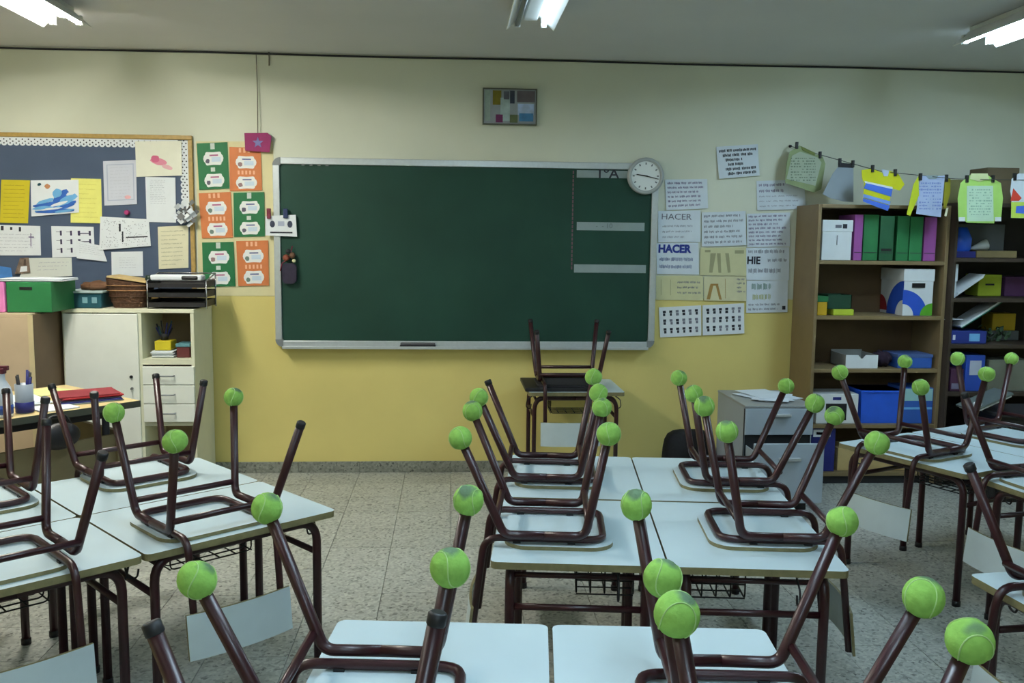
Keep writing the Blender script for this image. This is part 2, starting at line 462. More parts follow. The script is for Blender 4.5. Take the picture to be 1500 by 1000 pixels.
def place_chair(label, loc, rz, balls=(1,1,1,1), z=HD, dark=False):
    """balls: front-left(-y), front-right(+y), rear-left(-y), rear-right(+y)"""
    t = thing('school_chair', label, 'chair', (loc[0], loc[1], z), rz, 'chairs turned upside down on desks')
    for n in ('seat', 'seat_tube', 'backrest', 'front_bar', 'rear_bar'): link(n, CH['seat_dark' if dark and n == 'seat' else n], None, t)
    for bxx in (-.05, .12):
        for bs_ in (-1, 1): link('seat_bracket', CH['seat_bracket'], None, t, (bxx, bs_*.150, 0))
    k = 0
    for nm, P in (('front_leg', FT), ('rear_leg', RR)):
        for s, sn in ((-1, 'l'), (1, 'r')):
            lg = link('leg', CH[nm+sn], None, t)
            a = Vector((P[0][0], P[0][1]*s, P[0][2])); b = Vector((P[1][0], P[1][1]*s, P[1][2])); d = (b-a).normalized()
            if balls[k]:
                bl = link('tennis_ball', BALL, None, t, b + d*(.002+rb.uniform(-.004, .005)), (rb.uniform(-.5,.5), rb.uniform(-.5,.5), rb.uniform(0, 6)))
                q = 1+rb.uniform(-.04, .05); bl.scale = (q, q, q*rb.uniform(.95, 1.05))
                link('seam', SEAM, None, bl)
            else:
                link('leg_cap', CAP, None, t, b, Vector((0,0,1)).rotation_difference(d).to_euler())
            k += 1
    return t

def rot2(v, a): return Vector((v[0]*math.cos(a)-v[1]*math.sin(a), v[0]*math.sin(a)+v[1]*math.cos(a)))
# group frames: origin, x axis angle (x = depth direction, y = length direction)
def desk_at(o, ang, u, v, label, rz=0):
    ps = 1 if u > 0 else -1
    p = Vector(o)+rot2((u, v), ang)
    return make_desk(label, (p.x, p.y, 0), ang+rz, ps)
def chair_at(o, ang, u, v, rear, label, balls, dz=0):
    """u, v: position of the seat centre; rear = direction the chair back points to in the group frame (radians)"""
    p = Vector(o)+rot2((u, v), ang)
    return place_chair(label, (p.x, p.y), ang+rear, balls, HD+dz)

# centre group
OC, AC = (.6421, 2.5702), -.11246
V1, V2 = .345, 1.037
desk_at(OC, AC, -.2655, V1, 'pupil desk left of the seam in the middle block, nearer row'); desk_at(OC, AC, .2655, V1, 'pupil desk right of the seam in the middle block, nearer row')
desk_at(OC, AC, -.2655, V2, 'pupil desk left of the seam in the middle block, row nearer the chalkboard'); desk_at(OC, AC, .2655, V2, 'pupil desk right of the seam in the middle block, row nearer the chalkboard')
CU = .53-.195
chair_at(OC, AC, -CU, .305, PI, 'inverted chair on the left of the middle block, nearer one, four tennis balls', (1,1,1,1))
chair_at(OC, AC, -CU, 1.005, PI, 'inverted chair on the left of the middle block, far one, one rear leg bare', (1,1,0,1))
chair_at(OC, AC, CU, .35, 0, 'inverted chair on the right of the middle block, nearer one', (1,1,1,1))
chair_at(OC, AC, CU, 1.02, 0, 'inverted chair on the right of the middle block, far one beside the grey file cabinet', (1,1,1,1))
# front group
OF, AF = (.2493, 2.1902), -.0938
for v, nm in ((-.342, 'far row'), (-1.036, 'near row')):
    desk_at(OF, AF, -.268, v, 'pupil desk left of the gap in the closest block, '+nm); desk_at(OF, AF, .268, v, 'pupil desk right of the gap in the closest block, '+nm)
chair_at(OF, AF, -CU-.01, -.445, PI, 'inverted chair with four tennis balls on the left of the closest block', (1,1,1,1))
chair_at(OF, AF, -CU-.01, -1.06, PI, 'inverted chair with bare capped leg ends at the bottom left, on the closest block', (0,1,0,1))
chair_at(OF, AF, CU, -.455, 0, 'inverted chair with four tennis balls on the right of the closest block', (1,1,1,1))
chair_at(OF, AF, CU, -1.05, 0, 'inverted chair at the bottom right of the closest block, its ball biggest in the picture', (1,1,1,1))
# left group (x axis = b, points to the viewer's right and near)
OL, AL = (-1.26, 3.125), math.atan2(-.755, .656)
desk_at(OL, AL, .266, .342, 'pupil desk of the left block at its right corner, nearest the aisle')
desk_at(OL, AL, .266, -.342, 'pupil desk of the left block at the bottom left edge of the picture')
desk_at(OL, AL, -.266, .342, 'pupil desk of the left block far from the viewer, in front of the drawers')
desk_at(OL, AL, -.266, -.342, 'pupil desk of the left block beside the teacher table')
chair_at(OL, AL, CU, .27, 0, 'inverted chair with three tennis balls and one bare leg on the left block', (1,1,1,0))
chair_at(OL, AL, CU, -.36, 0, 'inverted chair at the left edge with bare legs, its grey backrest hanging bottom left', (0,0,0,0))
chair_at(OL, AL, -CU-.05, .36, PI, 'inverted chair with four bare legs on the left block, in front of the white drawers', (0,0,0,0))
chair_at(OL, AL, -CU-.05, -.23, PI, 'inverted chair with bare legs at the left edge, in front of the teacher table', (0,0,0,0))
# right group: x axis points to the pupil side (left), y axis along the edge towards the far end
OR, AR = (1.846, 4.21), math.atan2(-.43, -.9)
dR = Vector((.43, -.9)); nR = Vector((.9, .43))
def rg(d, n): return Vector(OR)+dR*d+nR*n
ar = AR
def rdesk(d, n, lab): p = rg(d, n); make_desk(lab, (p.x, p.y, 0), ar, 1 if n < .5 else -1)
rdesk(.342, .2655, 'pupil desk of the right block in front of the bookcase, left side')
rdesk(.342, .797, 'pupil desk of the right block behind the bookcase side one')
p = rg(.30, .195); place_chair('inverted chair on the right block in front of the bookcase, four tennis balls', (p.x, p.y), ar, (1,1,1,1))
p = rg(.33, 1.062-.195); place_chair('inverted chair on the far side of the right block, facing the other one', (p.x, p.y), ar+PI, (1,1,1,1))
# second desk pair of the right block, turned a little more
A2 = PI+math.radians(11); o2 = Vector((2.165, 3.56))
d2 = Vector((math.sin(math.radians(11)), -math.cos(math.radians(11)))); n2v = Vector((math.cos(math.radians(11)), math.sin(math.radians(11))))
p = o2+d2*.342+n2v*.2655; make_desk('pupil desk at the right edge, second from the bookcase', (p.x, p.y, 0), A2)
p = o2+d2*.22+n2v*.195; place_chair('inverted chair at the right edge with a hanging grey backrest, one ball in view', (p.x, p.y), A2, (1,1,0,1))
# single desk at the right, close
A3 = PI+math.radians(6); o3 = Vector((1.503, 2.491)); d3 = Vector((math.sin(math.radians(6)), -math.cos(math.radians(6)))); n3v = Vector((math.cos(math.radians(6)), math.sin(math.radians(6))))
p = o3+d3*.342+n3v*.2655; make_desk('pupil desk at the lower right edge, closest on the right side', (p.x, p.y, 0), A3)
p = o3+d3*.32+n3v*.195; place_chair('inverted chair at the lower right edge with a bare leg', (p.x, p.y), A3, (1,1,0,1))
# single desk below the chalkboard
bd = make_desk('single pupil desk below the chalkboard, standing alone against the wall', (.755, 5.66, .0), -PI/2)
bd.scale = (1, .86, 1.07)
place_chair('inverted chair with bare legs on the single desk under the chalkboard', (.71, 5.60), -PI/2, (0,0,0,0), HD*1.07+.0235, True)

# ---------------------------------------------------------------- chalkboard
def quad_center(Q, d): 
    P = [at(x, y, YW-d) for x, y in Q]
    return sum(P, Vector())/4
cbx0, cbx1, cbz0, cbz1 = -1.13, 1.342, .836, 2.042
t = thing('chalkboard', 'large green chalkboard in an aluminium frame on the wall', 'chalkboard', ((cbx0+cbx1)/2, YW-.012, (cbz0+cbz1)/2))
W2, H2 = (cbx1-cbx0)/2, (cbz1-cbz0)/2
obj('writing_surface', bx(-W2+.03, -.012, -H2+.03, W2-.03, .01, H2-.03), M_board, t)
fwid = .042
obj('frame_rail', bx(-W2+.04, -.026, H2-fwid, W2-.04, .008, H2, .004), M_alu, t)
obj('frame_rail', bx(-W2+.04, -.026, -H2, W2-.04, .008, -H2+fwid, .004), M_alu, t)
for s in (-1, 1): obj('frame_rail', bx(s*W2-(fwid if s > 0 else 0), -.026, -H2+.04, s*W2+(fwid if s < 0 else 0), .008, H2-.04, .004), M_alu, t)
for sx in (-1, 1):
    for sz in (-1, 1):
        pts = [(0, 0), (.05, 0), (.05, .012)] + [(.05-.05*math.sin(a)*1.0+0, 0) for a in ()]
        arc = [(.05*math.cos(math.radians(a)), .05*math.sin(math.radians(a))) for a in range(0, 91, 15)]
        out = [(0, 0)] + arc
        bm = B(); plate(bm, [((sx*(W2-.05+p[0])), (sz*(H2-.05+p[1]))) for p in out], -.029, .008)
        obj('frame_corner', bm, M_alu_dull, t)
tr = B(); box(tr, -W2+.05, -.075, -H2-.006, W2-.05, -.02, -H2, .002); box(tr, -W2+.05, -.078, -H2-.006, W2-.05, -.072, -H2+.012, .002)
obj('chalk_tray', tr, M_alu, t)
# grey ruled tape on the right end
p0 = t.location
def cb(px, py): v = at(px, py, YW-.026); return v.x-p0.x, v.z-p0.z
for (xa, ya, xb, yb) in ((845, 249, 921, 260), (845, 325, 944, 337), (841, 387, 946, 399)):
    a = cb(xa, ya); b = cb(xb, yb); b2 = cb(xa, yb)
    obj('tape_strip', bx(a[0], -.0135, b2[1], b[0], -.012, a[1]), M_strip, t)
a = cb(840, 250); b = cb(843, 396)
tp = B()
for k in range(24):
    z1 = a[1]+(b[1]-a[1])*k/24; z2 = a[1]+(b[1]-a[1])*(k+.75)/24; box(tp, a[0]-.004, -.0134, z2, a[0]+.004, -.012, z1)
tag(obj('dotted_tape_line', tp, mat('faded_red_tape', (112, 78, 88), .8), t), None, None, kind='stuff')
a = cb(890, 254); lettering('1ºA', .085, M_ink, t, (a[0], -.0142, a[1]-.004), bold=.001, sx=1.15)
a = cb(885, 331); lettering('-  - 10', .045, mat('tape_pencil', (104, 116, 116), .8), t, (a[0], -.0142, a[1]))
a = cb(456, 240)
hb = B()
for k in range(4): box(hb, a[0]-.06+.05*k, -.0275, a[1]-.012, a[0]-.04+.05*k, -.0255, a[1]-.002)
tag(obj('frame_slot', hb, M_alu_dull, t), None, None, kind='stuff')
e = at(612, 502, YW-.06)
er = thing('chalk_eraser', 'dark felt chalk eraser lying on the tray under the chalkboard', 'eraser', (e.x, YW-.060, cbz0))
obj('felt', bx(-.115, -.011, 0, .115, .016, .02, .003), M_dark, er); obj('handle', bx(-.112, -.010, .02, .112, .014, .034, .004), mat('eraser_back', (92, 92, 96), .6), er)

# ---------------------------------------------------------------- papers on the walls
class Paper:
    def __init__(s, name, label, cat, Q, d, m, group=None, curl=.0, th=.0012, seed=0, n=6, parent=None):
        s.Q = [at(x, y, YW-d) for x, y in Q]; s.c = sum(s.Q, Vector())/4
        s.curl = curl; s.rn = random.Random(seed+len(label)); s.k = s.rn.choice((0, 1, 2, 3))
        bm = B(); F = [[bm.verts.new(s.P(i/n, j/n, th/2)) for i in range(n+1)] for j in range(n+1)]
        G = [[bm.verts.new(s.P(i/n, j/n, -th/2)) for i in range(n+1)] for j in range(n+1)]
        for j in range(n):
            for i in range(n):
                bm.faces.new((F[j][i], F[j][i+1], F[j+1][i+1], F[j+1][i])); bm.faces.new((G[j+1][i], G[j+1][i+1], G[j][i+1], G[j][i]))
        for i in range(n):
            bm.faces.new((F[0][i], G[0][i], G[0][i+1], F[0][i+1])); bm.faces.new((F[n][i+1], G[n][i+1], G[n][i], F[n][i]))
            bm.faces.new((F[i+1][0], G[i+1][0], G[i][0], F[i][0])); bm.faces.new((F[i][n], G[i][n], G[i+1][n], F[i+1][n]))
        if parent: s.o = obj(name, bm, m, parent, s.c-parent.location)
        else: s.o = obj(name, bm, m, None, s.c); tag(s.o, label, cat, group)
    def P(s, u, v, l=0.):
        """u to the right, v up, l out of the wall; relative to the centre"""
        a, b, c, d = s.Q
        p = (d*(1-u)+c*u)*(1-v) + (a*(1-u)+b*u)*v
        q = ((u-.5)**2, (1-v)**2, u*(1-v), (1-u)*(1-v))[s.k]
        return p - s.c + Vector((0, -l - s.curl*q, 0))
    def quads(s, R, m, name='drawn_mark', l=.0011):
        bm = B()
        for pts in R:
            if len(pts) == 4 and not hasattr(pts[0], '__len__'):
                a, b, c, d = pts; pts = ((a, b), (c, b), (c, d), (a, d))
            vs = [bm.verts.new(s.P(u, v, l)) for u, v in pts]
            bm.faces.new(vs)
        o = obj(name, bm, m, s.o)
        if len(R) > 1: o['kind'] = 'stuff'
        return o
    def lines(s, rows, u0, u1, v0, v1, m, wl=(.05, .14), h=.5, name='handwriting', gap=.02, cover=1.):
        R = []; dv = (v1-v0)/rows
        for r in range(rows):
            v = v1-dv*(r+.5); u = u0; end = u0+(u1-u0)*(s.rn.uniform(.55, 1) if r % 3 == 2 else s.rn.uniform(.85, 1))*cover
            while u < end:
                w_ = s.rn.uniform(*wl); x2 = min(u+w_, end); k = u
                # letters: short strokes
                while k < x2:
                    lw = s.rn.uniform(.006, .014); hh = dv*h*s.rn.uniform(.55, 1); dy = s.rn.uniform(-.06, .06)*dv
                    R.append((k, v-hh/2+dy, min(k+lw, x2), v+hh/2+dy)); k += lw+s.rn.uniform(.004, .010)
                u = x2+s.rn.uniform(gap, gap*2)
        return s.quads(R, m, name)
    def blob(s, u, v, ru, rv, m, name='drawn_shape', l=.0011, n=12, jit=.15, ang=0.):
        pts = []
        for k in range(n):
            a = 2*PI*k/n; r = 1+s.rn.uniform(-jit, jit); x, y = ru*r*math.cos(a), rv*r*math.sin(a)
            pts.append((u+x*math.cos(ang)-y*math.sin(ang), v+x*math.sin(ang)+y*math.cos(ang)))
        return s.quads([pts], m, name, l)
    def write(s, txt, u, v, h, m, sx=1., bold=0., l=.0014, rot=0.):
        hz_ = (s.Q[0]-s.Q[3]).length*h
        o = lettering(txt, hz_*1.35, m, s.o, s.P(u, v, l), (PI/2, rot, 0), bold=bold, sx=sx)
        return o
def rect(x0, y0, x1, y1): return ((x0, y0), (x1, y0), (x1, y1), (x0, y1))

# notice board
bz1 = at(140, 196, YW-.02).z; bz0 = 1.14; bxr = at(284, 300, YW-.02).x; bxl = -3.7
t = thing('notice_board', 'big slate blue pinboard with gilt wooden frame at left', 'pinboard', ((bxl+bxr)/2, YW-.002, (bz0+bz1)/2))
W2, H2 = (bxr-bxl)/2, (bz1-bz0)/2
obj('pin_surface', bx(-W2+.02, -.012, -H2+.02, W2-.02, 0, H2-.02), M_liner, t)
obj('frame_rail', bx(-W2, -.024, H2-.027, W2, 0, H2, .004), M_gold, t); obj('frame_rail', bx(-W2, -.024, -H2, W2, 0, -H2+.027, .004), M_gold, t)
for s in (-1, 1): obj('frame_rail', bx(s*W2-(.027 if s > 0 else 0), -.024, -H2+.027, s*W2+(.027 if s < 0 else 0), 0, H2-.027, .004), M_gold, t)
# scalloped paper border with dots
sb = B(); db = B(); n = 60
zt = H2-.028; xr = W2-.028
def scallop_strip(horizontal, count, start):
    for k in range(count):
        q = start-.037*k
        out = []
        for a in range(0, 181, 30):
            ca, sa = math.cos(math.radians(a)), math.sin(math.radians(a))
            out.append((q-.0185+.0185*ca, .034+.018*sa))
        if horizontal: pts = [(q, zt), (q-.037, zt)] + [(p[0], zt-p[1]) for p in out[::-1]]
        else: pts = [(xr, q), (xr, q-.037)] + [(xr-p[1], p[0]) for p in out[::-1]]
        vs = [sb.verts.new((p[0], -.0135, p[1])) for p in pts]; vb = [sb.verts.new((p[0], -.0125, p[1])) for p in pts]
        sb.faces.new(vs); sb.faces.new(vb[::-1])
        for i in range(len(pts)): sb.faces.new((vs[i], vb[i], vb[(i+1) % len(pts)], vs[(i+1) % len(pts)]))
        for off in ((.0185, .012), (.0185, .036), (.002, .025)):
            c = (q-off[0], zt-off[1]) if horizontal else (xr-off[1], q-off[0])
            f = [db.verts.new((c[0]+.005*math.cos(a*PI/3), -.0142, c[1]+.005*math.sin(a*PI/3))) for a in range(6)]
            db.faces.new(f)
scallop_strip(True, 46, W2-.09); scallop_strip(False, 11, H2-.03)
bo = obj('scalloped_border', sb, M_white, t); bo['kind'] = 'stuff'
bo2 = obj('border_dots', db, M_ink, t); bo2['kind'] = 'stuff'

G1 = 'sheets pinned to the slate blue notice board'
p = Paper('pinned_sheet', 'deep yellow lined sheet at the left edge of the notice board', 'paper', ((2,263),(44,264),(41,327),(1,326)), .016, M_yellow, G1, .01, seed=1)
p.lines(9, .1, .9, .08, .92, mat('olive_ink', (150, 132, 30), .8), h=.18, wl=(.3, .6))
p = Paper('pinned_sheet', 'pale yellow sheet half behind the blue wave painting', 'paper', ((104,261),(148,262),(150,327),(104,326)), .0155, M_lyellow, G1, .006, seed=2)
p.lines(8, .1, .9, .08, .92, mat('straw_ink', (206, 200, 96), .8), h=.18, wl=(.3, .6))
p = Paper('pinned_painting', 'childs painting of a blue wave on white paper', 'paper', ((45,264),(115,263),(116,311),(46,317)), .022, M_white, G1, .004, seed=3)
for i, (u, v, a, b, m, an) in enumerate(((.5,.25,.45,.14,M_skyblue,.12),(.62,.48,.14,.3,M_midblue,-.5),(.78,.42,.22,.1,M_skyblue,.6),(.3,.3,.3,.06,M_midblue,.1),(.5,.1,.42,.06,M_midblue,-.05),(.74,.22,.2,.05,M_midblue,.3),(.6,.3,.18,.05,M_white,.3),(.35,.82,.06,.07,mat('rust_paint',(196,140,100),.8),0),(.18,.88,.04,.04,M_teal,0),(.85,.6,.12,.05,M_white,.5),(.4,.17,.3,.03,M_white,.05),(.3,.4,.2,.05,M_skyblue,.3),(.55,.62,.1,.14,M_skyblue,-.3),(.86,.3,.12,.04,M_midblue,.5),(.2,.22,.17,.05,M_skyblue,.1),(.7,.08,.2,.04,M_skyblue,.1))):
    p.blob(u, v, a, b, m, l=.0011+.0003*i, ang=an)
p = Paper('pinned_sheet', 'greyish white sheet with pale printed frame, left of the pink drawing', 'paper', ((151,236),(199,234),(201,299),(153,301)), .017, mat('greyish_paper', (206, 210, 222), .8, .03), G1, .004, seed=4)
p.quads([(.1,.1,.93,.12),(.1,.9,.93,.92),(.1,.1,.13,.92),(.9,.1,.93,.92)], mat('pale_blue_ink', (176, 184, 204), .8)); p.lines(10, .2, .85, .15, .88, mat('faint_print', (190, 194, 206), .8), h=.25)
p.blob(.72, .17, .1, .04, mat('pale_pink', (226, 172, 178), .8))
p = Paper('pinned_drawing', 'large cream drawing with a pink smudge, top right of the board', 'paper', ((198,207),(266,206),(267,257),(200,259)), .021, mat('drawing_cream', (232, 232, 214), .8, .03), G1, .01, seed=5)
p.blob(.5, .42, .2, .1, mat('pink_crayon', (218, 140, 160), .8), ang=-.45); p.blob(.42, .5, .09, .1, mat('deep_pink_crayon', (206, 104, 136), .8), l=.0014); p.blob(.68, .25, .12, .06, mat('pale_rose', (226, 178, 184), .8), ang=-.5, l=.0012)
p = Paper('pinned_sheet', 'typed white sheet below the pink drawing', 'paper', ((213,259),(257,260),(258,326),(215,325)), .018, M_white, G1, .008, seed=6)
p.lines(14, .15, .7, .4, .95, M_pale_ink, h=.3)
p = Paper('pinned_sheet', 'cream lined sheet at the lower right corner of the board', 'paper', ((231,332),(276,330),(276,392),(233,394)), .018, M_cream, G1, .004, seed=7)
p.lines(9, .1, .9, .05, .93, mat('olive_grey_ink', (160, 160, 130), .8), h=.25, wl=(.2, .4))
p = Paper('pinned_drawing', 'white drawing full of small spots below a magenta pin', 'paper', ((147,317),(218,321),(221,360),(146,366)), .024, M_white, G1, .006, seed=8)
R = []
for k in range(150):
    u, v = p.rn.uniform(.03,.95), p.rn.uniform(.05,.93); R.append((u, v, u+.012, v+.02))
p.quads(R, M_grey_ink, 'spots'); p.quads([(.44,.2,.47,.55),(.38,.55,.42,.8),(.52,.33,.95,.37)], M_ink)
pin = at(186, 311, YW-.03)
o = obj('push_pin', lathe(B(), [(.012, 0), (.016, .006), (.016, .014), (.008, .02), (.014, .026), (.014, .03)], 12, 'y'), M_magenta, None, (pin.x, YW-.014, pin.z)); tag(o, 'magenta pin above the spotted drawing on the notice board', 'pin')
p = Paper('pinned_sheet', 'white worksheet with three rows of dark small diagrams', 'paper', ((75,331),(137,332),(139,375),(77,377)), .0165, M_white, G1, .003, seed=9)
R = []
for r in range(3):
    v = .78-.28*r
    for u in (.2, .44): R += [(u, v-.08, u+.045, v+.08), (u-.09, v+.03, u+.0, v+.045)]
    if r < 2: R += [(.62, v-.08, .68, v+.08), (.88, v-.08, .93, v+.08), (.68, v-.02, .88, v+.01)]
p.quads(R, mat('violet_black_ink', (62, 56, 84), .8), 'diagrams')
p = Paper('pinned_sheet', 'small white sheet tilted over the diagram worksheet', 'paper', ((112,352),(149,360),(157,383),(113,378)), .024, M_white, G1, .008, seed=10)
p.lines(5, .1, .9, .3, .9, M_pale_ink, h=.2)
p = Paper('pinned_sheet', 'white page with three dark marks at its top, left edge', 'paper', ((-8,329),(59,331),(60,374),(-8,374)), .0175, M_white, G1, .004, seed=11)
p.quads([(.14,.82,.2,.97),(.34,.84,.39,.94),(.53,.80,.58,.95)], M_ink); p.lines(6, .08, .95, .1, .75, M_pale_ink, h=.2); p.quads([(.78,.3,.8,.75),(.74,.6,.86,.64)], M_purple_ink)
p = Paper('pinned_sheet', 'long pale sheet resting above the green box', 'paper', ((40,378),(105,377),(106,404),(28,408)), .023, mat('pale_grey_paper', (216, 222, 214), .8, .03), G1, .006, seed=12)
p.lines(3, .3, .95, .3, .85, M_pale_ink, h=.2)
p = Paper('pinned_photo', 'small brownish photo print beside the long pale sheet', 'photo', ((29,378),(42,377),(45,399),(22,401)), .028, mat('photo_brown', (120, 104, 92), .5, .5, 30.), None, .004)
p.quads([(.3,.1,.8,.45)], M_white); p.quads([(.5,.5,.7,.9)], mat('photo_dark', (74, 60, 54), .6))
p = Paper('pinned_sheet', 'square white sheet above the letter trays', 'paper', ((163,369),(209,368),(210,404),(164,404)), .016, M_white, G1, .004, seed=13)
p.lines(5, .25, .8, .3, .8, M_pale_ink, h=.15)
p = Paper('pinned_sheet', 'blue sheet at the lower left edge of the board', 'paper', ((-12,388),(16,392),(20,412),(-12,414)), .019, mat('blue_sheet', (70, 130, 200), .7, .2, 12.), G1, .004, seed=14)
# crumpled lace paper flower on the frame
fl_ = at(274, 312, YW-.05); fb = B(); rr_ = random.Random(4)
for k in range(26):
    a = k*2.4; r = .012+.0022*k
    c = Vector((r*math.cos(a), -.03+.03*rr_.random(), r*1.15*math.sin(a)))
    n_ = Vector((rr_.uniform(-1,1), rr_.uniform(-1.5,-.2), rr_.uniform(-1,1))).normalized(); u_ = n_.orthogonal().normalized()*rr_.uniform(.012,.02); v_ = n_.cross(u_).normalized()*rr_.uniform(.01,.018)
    vs = [fb.verts.new(c+q) for q in (u_+v_, v_*1.3-u_, -u_-v_, u_-v_*1.1)]; f = fb.faces.new(vs); f.material_index = k % 3 == 0
o = obj('paper_flower', fb, [M_white, mat('grey_lace', (110, 112, 112), .8)], None, fl_); tag(o, 'crumpled white and grey lace paper flower on the gilt frame', 'decoration')

# six number posters
back = Paper('backing_sheet', 'cream backing paper behind the green and orange posters', 'paper', ((287,207),(400,207),(404,433),(291,433)), .002, mat('cream_backing', (222, 214, 168), .8, .03), None, 0)
GP = 'green and orange number posters'
posters = [
 (((288,210),(333,208),(336,276),(292,278)), M_posterg, 'green poster in the top left of the six', 'lit'),
 (((336,215),(382,217),(384,279),(337,280)), M_orange, 'orange poster in the top right of the six, under the magenta card', 'num'),
 (((291,283),(338,281),(341,348),(296,349)), M_orange, 'orange poster in the middle left of the six', 'num'),
 (((342,282),(387,281),(388,346),(343,347)), M_posterg, 'green poster in the middle right of the six', 'lit'),
 (((296,355),(342,354),(345,419),(298,420)), M_posterg, 'green poster in the bottom left of the six', 'lit'),
 (((346,353),(393,352),(394,418),(349,419)), M_orange, 'orange poster in the bottom right of the six', 'num')]
M_cloud = mat('cloud_white', (236, 238, 236), .7, .02)
for i, (Q, m, lab, kd) in enumerate(posters):
    p = Paper('number_poster', lab, 'poster', Q, .006+.0006*i, m, GP, .003, seed=20+i)
    for v in (.66, .19):
        pts = []
        for k in range(28):
            a = 2*PI*k/28; ca, sa = math.cos(a), math.sin(a)
            e_ = 1+.07*math.cos(6*a)
            pts.append((.52+.31*e_*math.copysign(abs(ca)**.55, ca), v+.145*e_*math.copysign(abs(sa)**.6, sa)))
        cl = p.quads([pts], M_cloud, 'cloud_card', .0014)
        p.blob(.33, v-.05, .07, .05, mat('cloud_picture%d' % (i % 3), ((96,92,110),(150,120,120),(110,130,120))[i % 3], .8), l=.0018)
        p.quads([(.40, v+.055, .68, v+.085)], mat('cloud_print%d' % (i % 2), ((170,90,130),(96,104,150))[i % 2], .8), 'printed_line', .0018)
        p.quads([(.46, v-.07, .76, v+.03)], mat('cloud_blue', (206, 222, 236), .8), 'picture', .0017)
    mm = mat('poster_text_grey', (206, 214, 206), .8) if kd == 'lit' else mat('poster_text_orange', (240, 186, 150), .8)
    p.quads([(.42+.0, .38+.0, .56, .47), (.44, .86, .58, .99)] if kd == 'lit' else [(.25+.12*k, .38, .31+.12*k, .47) for k in range(5)]+[(.3+.14*k, .88, .37+.14*k, .98) for k in range(3)], mm, 'poster_numerals', .0015)
# magenta star card hanging from a cord
sc_ = at(378, 209, YW-.03)
t = thing('star_card', 'magenta card with a blue star hanging on a cord above the posters', 'decoration', sc_)
bm = B(); plate(bm, [(-.083, .058), (.06, .062), (.085, .04), (.07, -.058), (-.08, -.05)], -.004, .004); obj('card', bm, M_magenta, t)
st = [(math.cos(PI/2+k*PI/5)*(.036 if k % 2 == 0 else .015), math.sin(PI/2+k*PI/5)*(.036 if k % 2 == 0 else .015)) for k in range(10)]
bm = B(); plate(bm, st, -.0065, -.0035); obj('star', bm, mat('star_blue', (122, 120, 172), .7), t)
top = at(375, 77, YW-.02)
obj('cord', tube(B(), [(0, .0, .058), (top.x-sc_.x+.004, .012, .3), (top.x-sc_.x, .014, ZC-.02-sc_.z)], .0028, 6), mat('cord_grey', (96, 88, 78), .8), t)
c2 = at(394, 84, YW-.01)
o = obj('cable_stub', tube(B(), [(0, 0, -.05), (.001, 0, 0), (0, 0, .045)], .004, 6), mat('cord_grey', (96, 88, 78), .8), None, c2); tag(o, 'short dark cable end hanging from the ceiling line above the posters', 'cable')

# small sign and key bunch on the chalkboard frame
c = at(412, 331, YW-.045)
t = thing('photo_sign', 'small white sign with two dark portraits clipped to the left frame', 'sign', c)
bm = B(); plate(bm, [(-.098, .062), (.092, .072), (.098, -.066), (-.10, -.06)], -.003, .003); obj('sheet', bm, M_white, t)
for x in (-.055, .055):
    bm = B(); plate(bm, [(x+.016*math.cos(k*PI/6), .012+.022*math.sin(k*PI/6)) for k in range(12)], -.0045, -.0025); obj('portrait', bm, mat('portrait_dark', (52, 58, 78), .8), t)
bm = B(); box(bm, -.07, -.0042, -.045, .07, -.0026, -.036); obj('caption_line', bm, M_ink, t)
bm = B(); box(bm, -.02, -.0042, .0, .02, -.0026, .03); obj('pale_picture', bm, mat('pale_blue_ink', (176, 184, 204), .8), t)
k = tag(obj('clothes_peg', bx(-.012, -.012, -.03, .012, .01, .035, .003), mat('dark_red_peg', (112, 30, 52), .5), None, (c.x-.075, c.y-.006, c.z+.075)), 'dark red peg holding the small portrait sign', 'peg')
k = tag(obj('clothes_peg', bx(-.014, -.012, -.03, .014, .01, .03, .003), mat('navy_peg', (28, 44, 86), .5), None, (c.x+.03, c.y-.006, c.z+.08)), 'navy peg above the small portrait sign', 'peg')
c = at(424, 390, YW-.05)
t = thing('key_pouch', 'dark pouch and charms hanging on the left edge of the chalkboard', 'pouch', c)
bm = B(); plate(bm, rrect(-.045, -.11, .045, .02, .03, 4), -.016, .016); obj('pouch', bm, mat('dark_violet_cloth', (40, 34, 52), .8, .2, 40.), t)
for i, (x, z, r, m) in enumerate(((-.02, .055, .022, mat('rust_charm', (126, 62, 44), .6)), (.02, .07, .02, mat('brown_charm', (96, 70, 50), .6)), (.03, .035, .013, M_beige), (-.005, .095, .016, M_dark))):
    bm = B(); bmesh.ops.create_icosphere(bm, subdivisions=2, radius=r); obj('charm', bm, m, t, (x, -.005, z), smooth=True)
obj('loop', tube(B(), [(-.05, 0, 0), (-.058, 0, -.03), (-.045, 0, .02), (0, 0, .05), (.02, .004, .13)], .004, 6), mat('dark_red_peg', (112, 30, 52), .5), t)

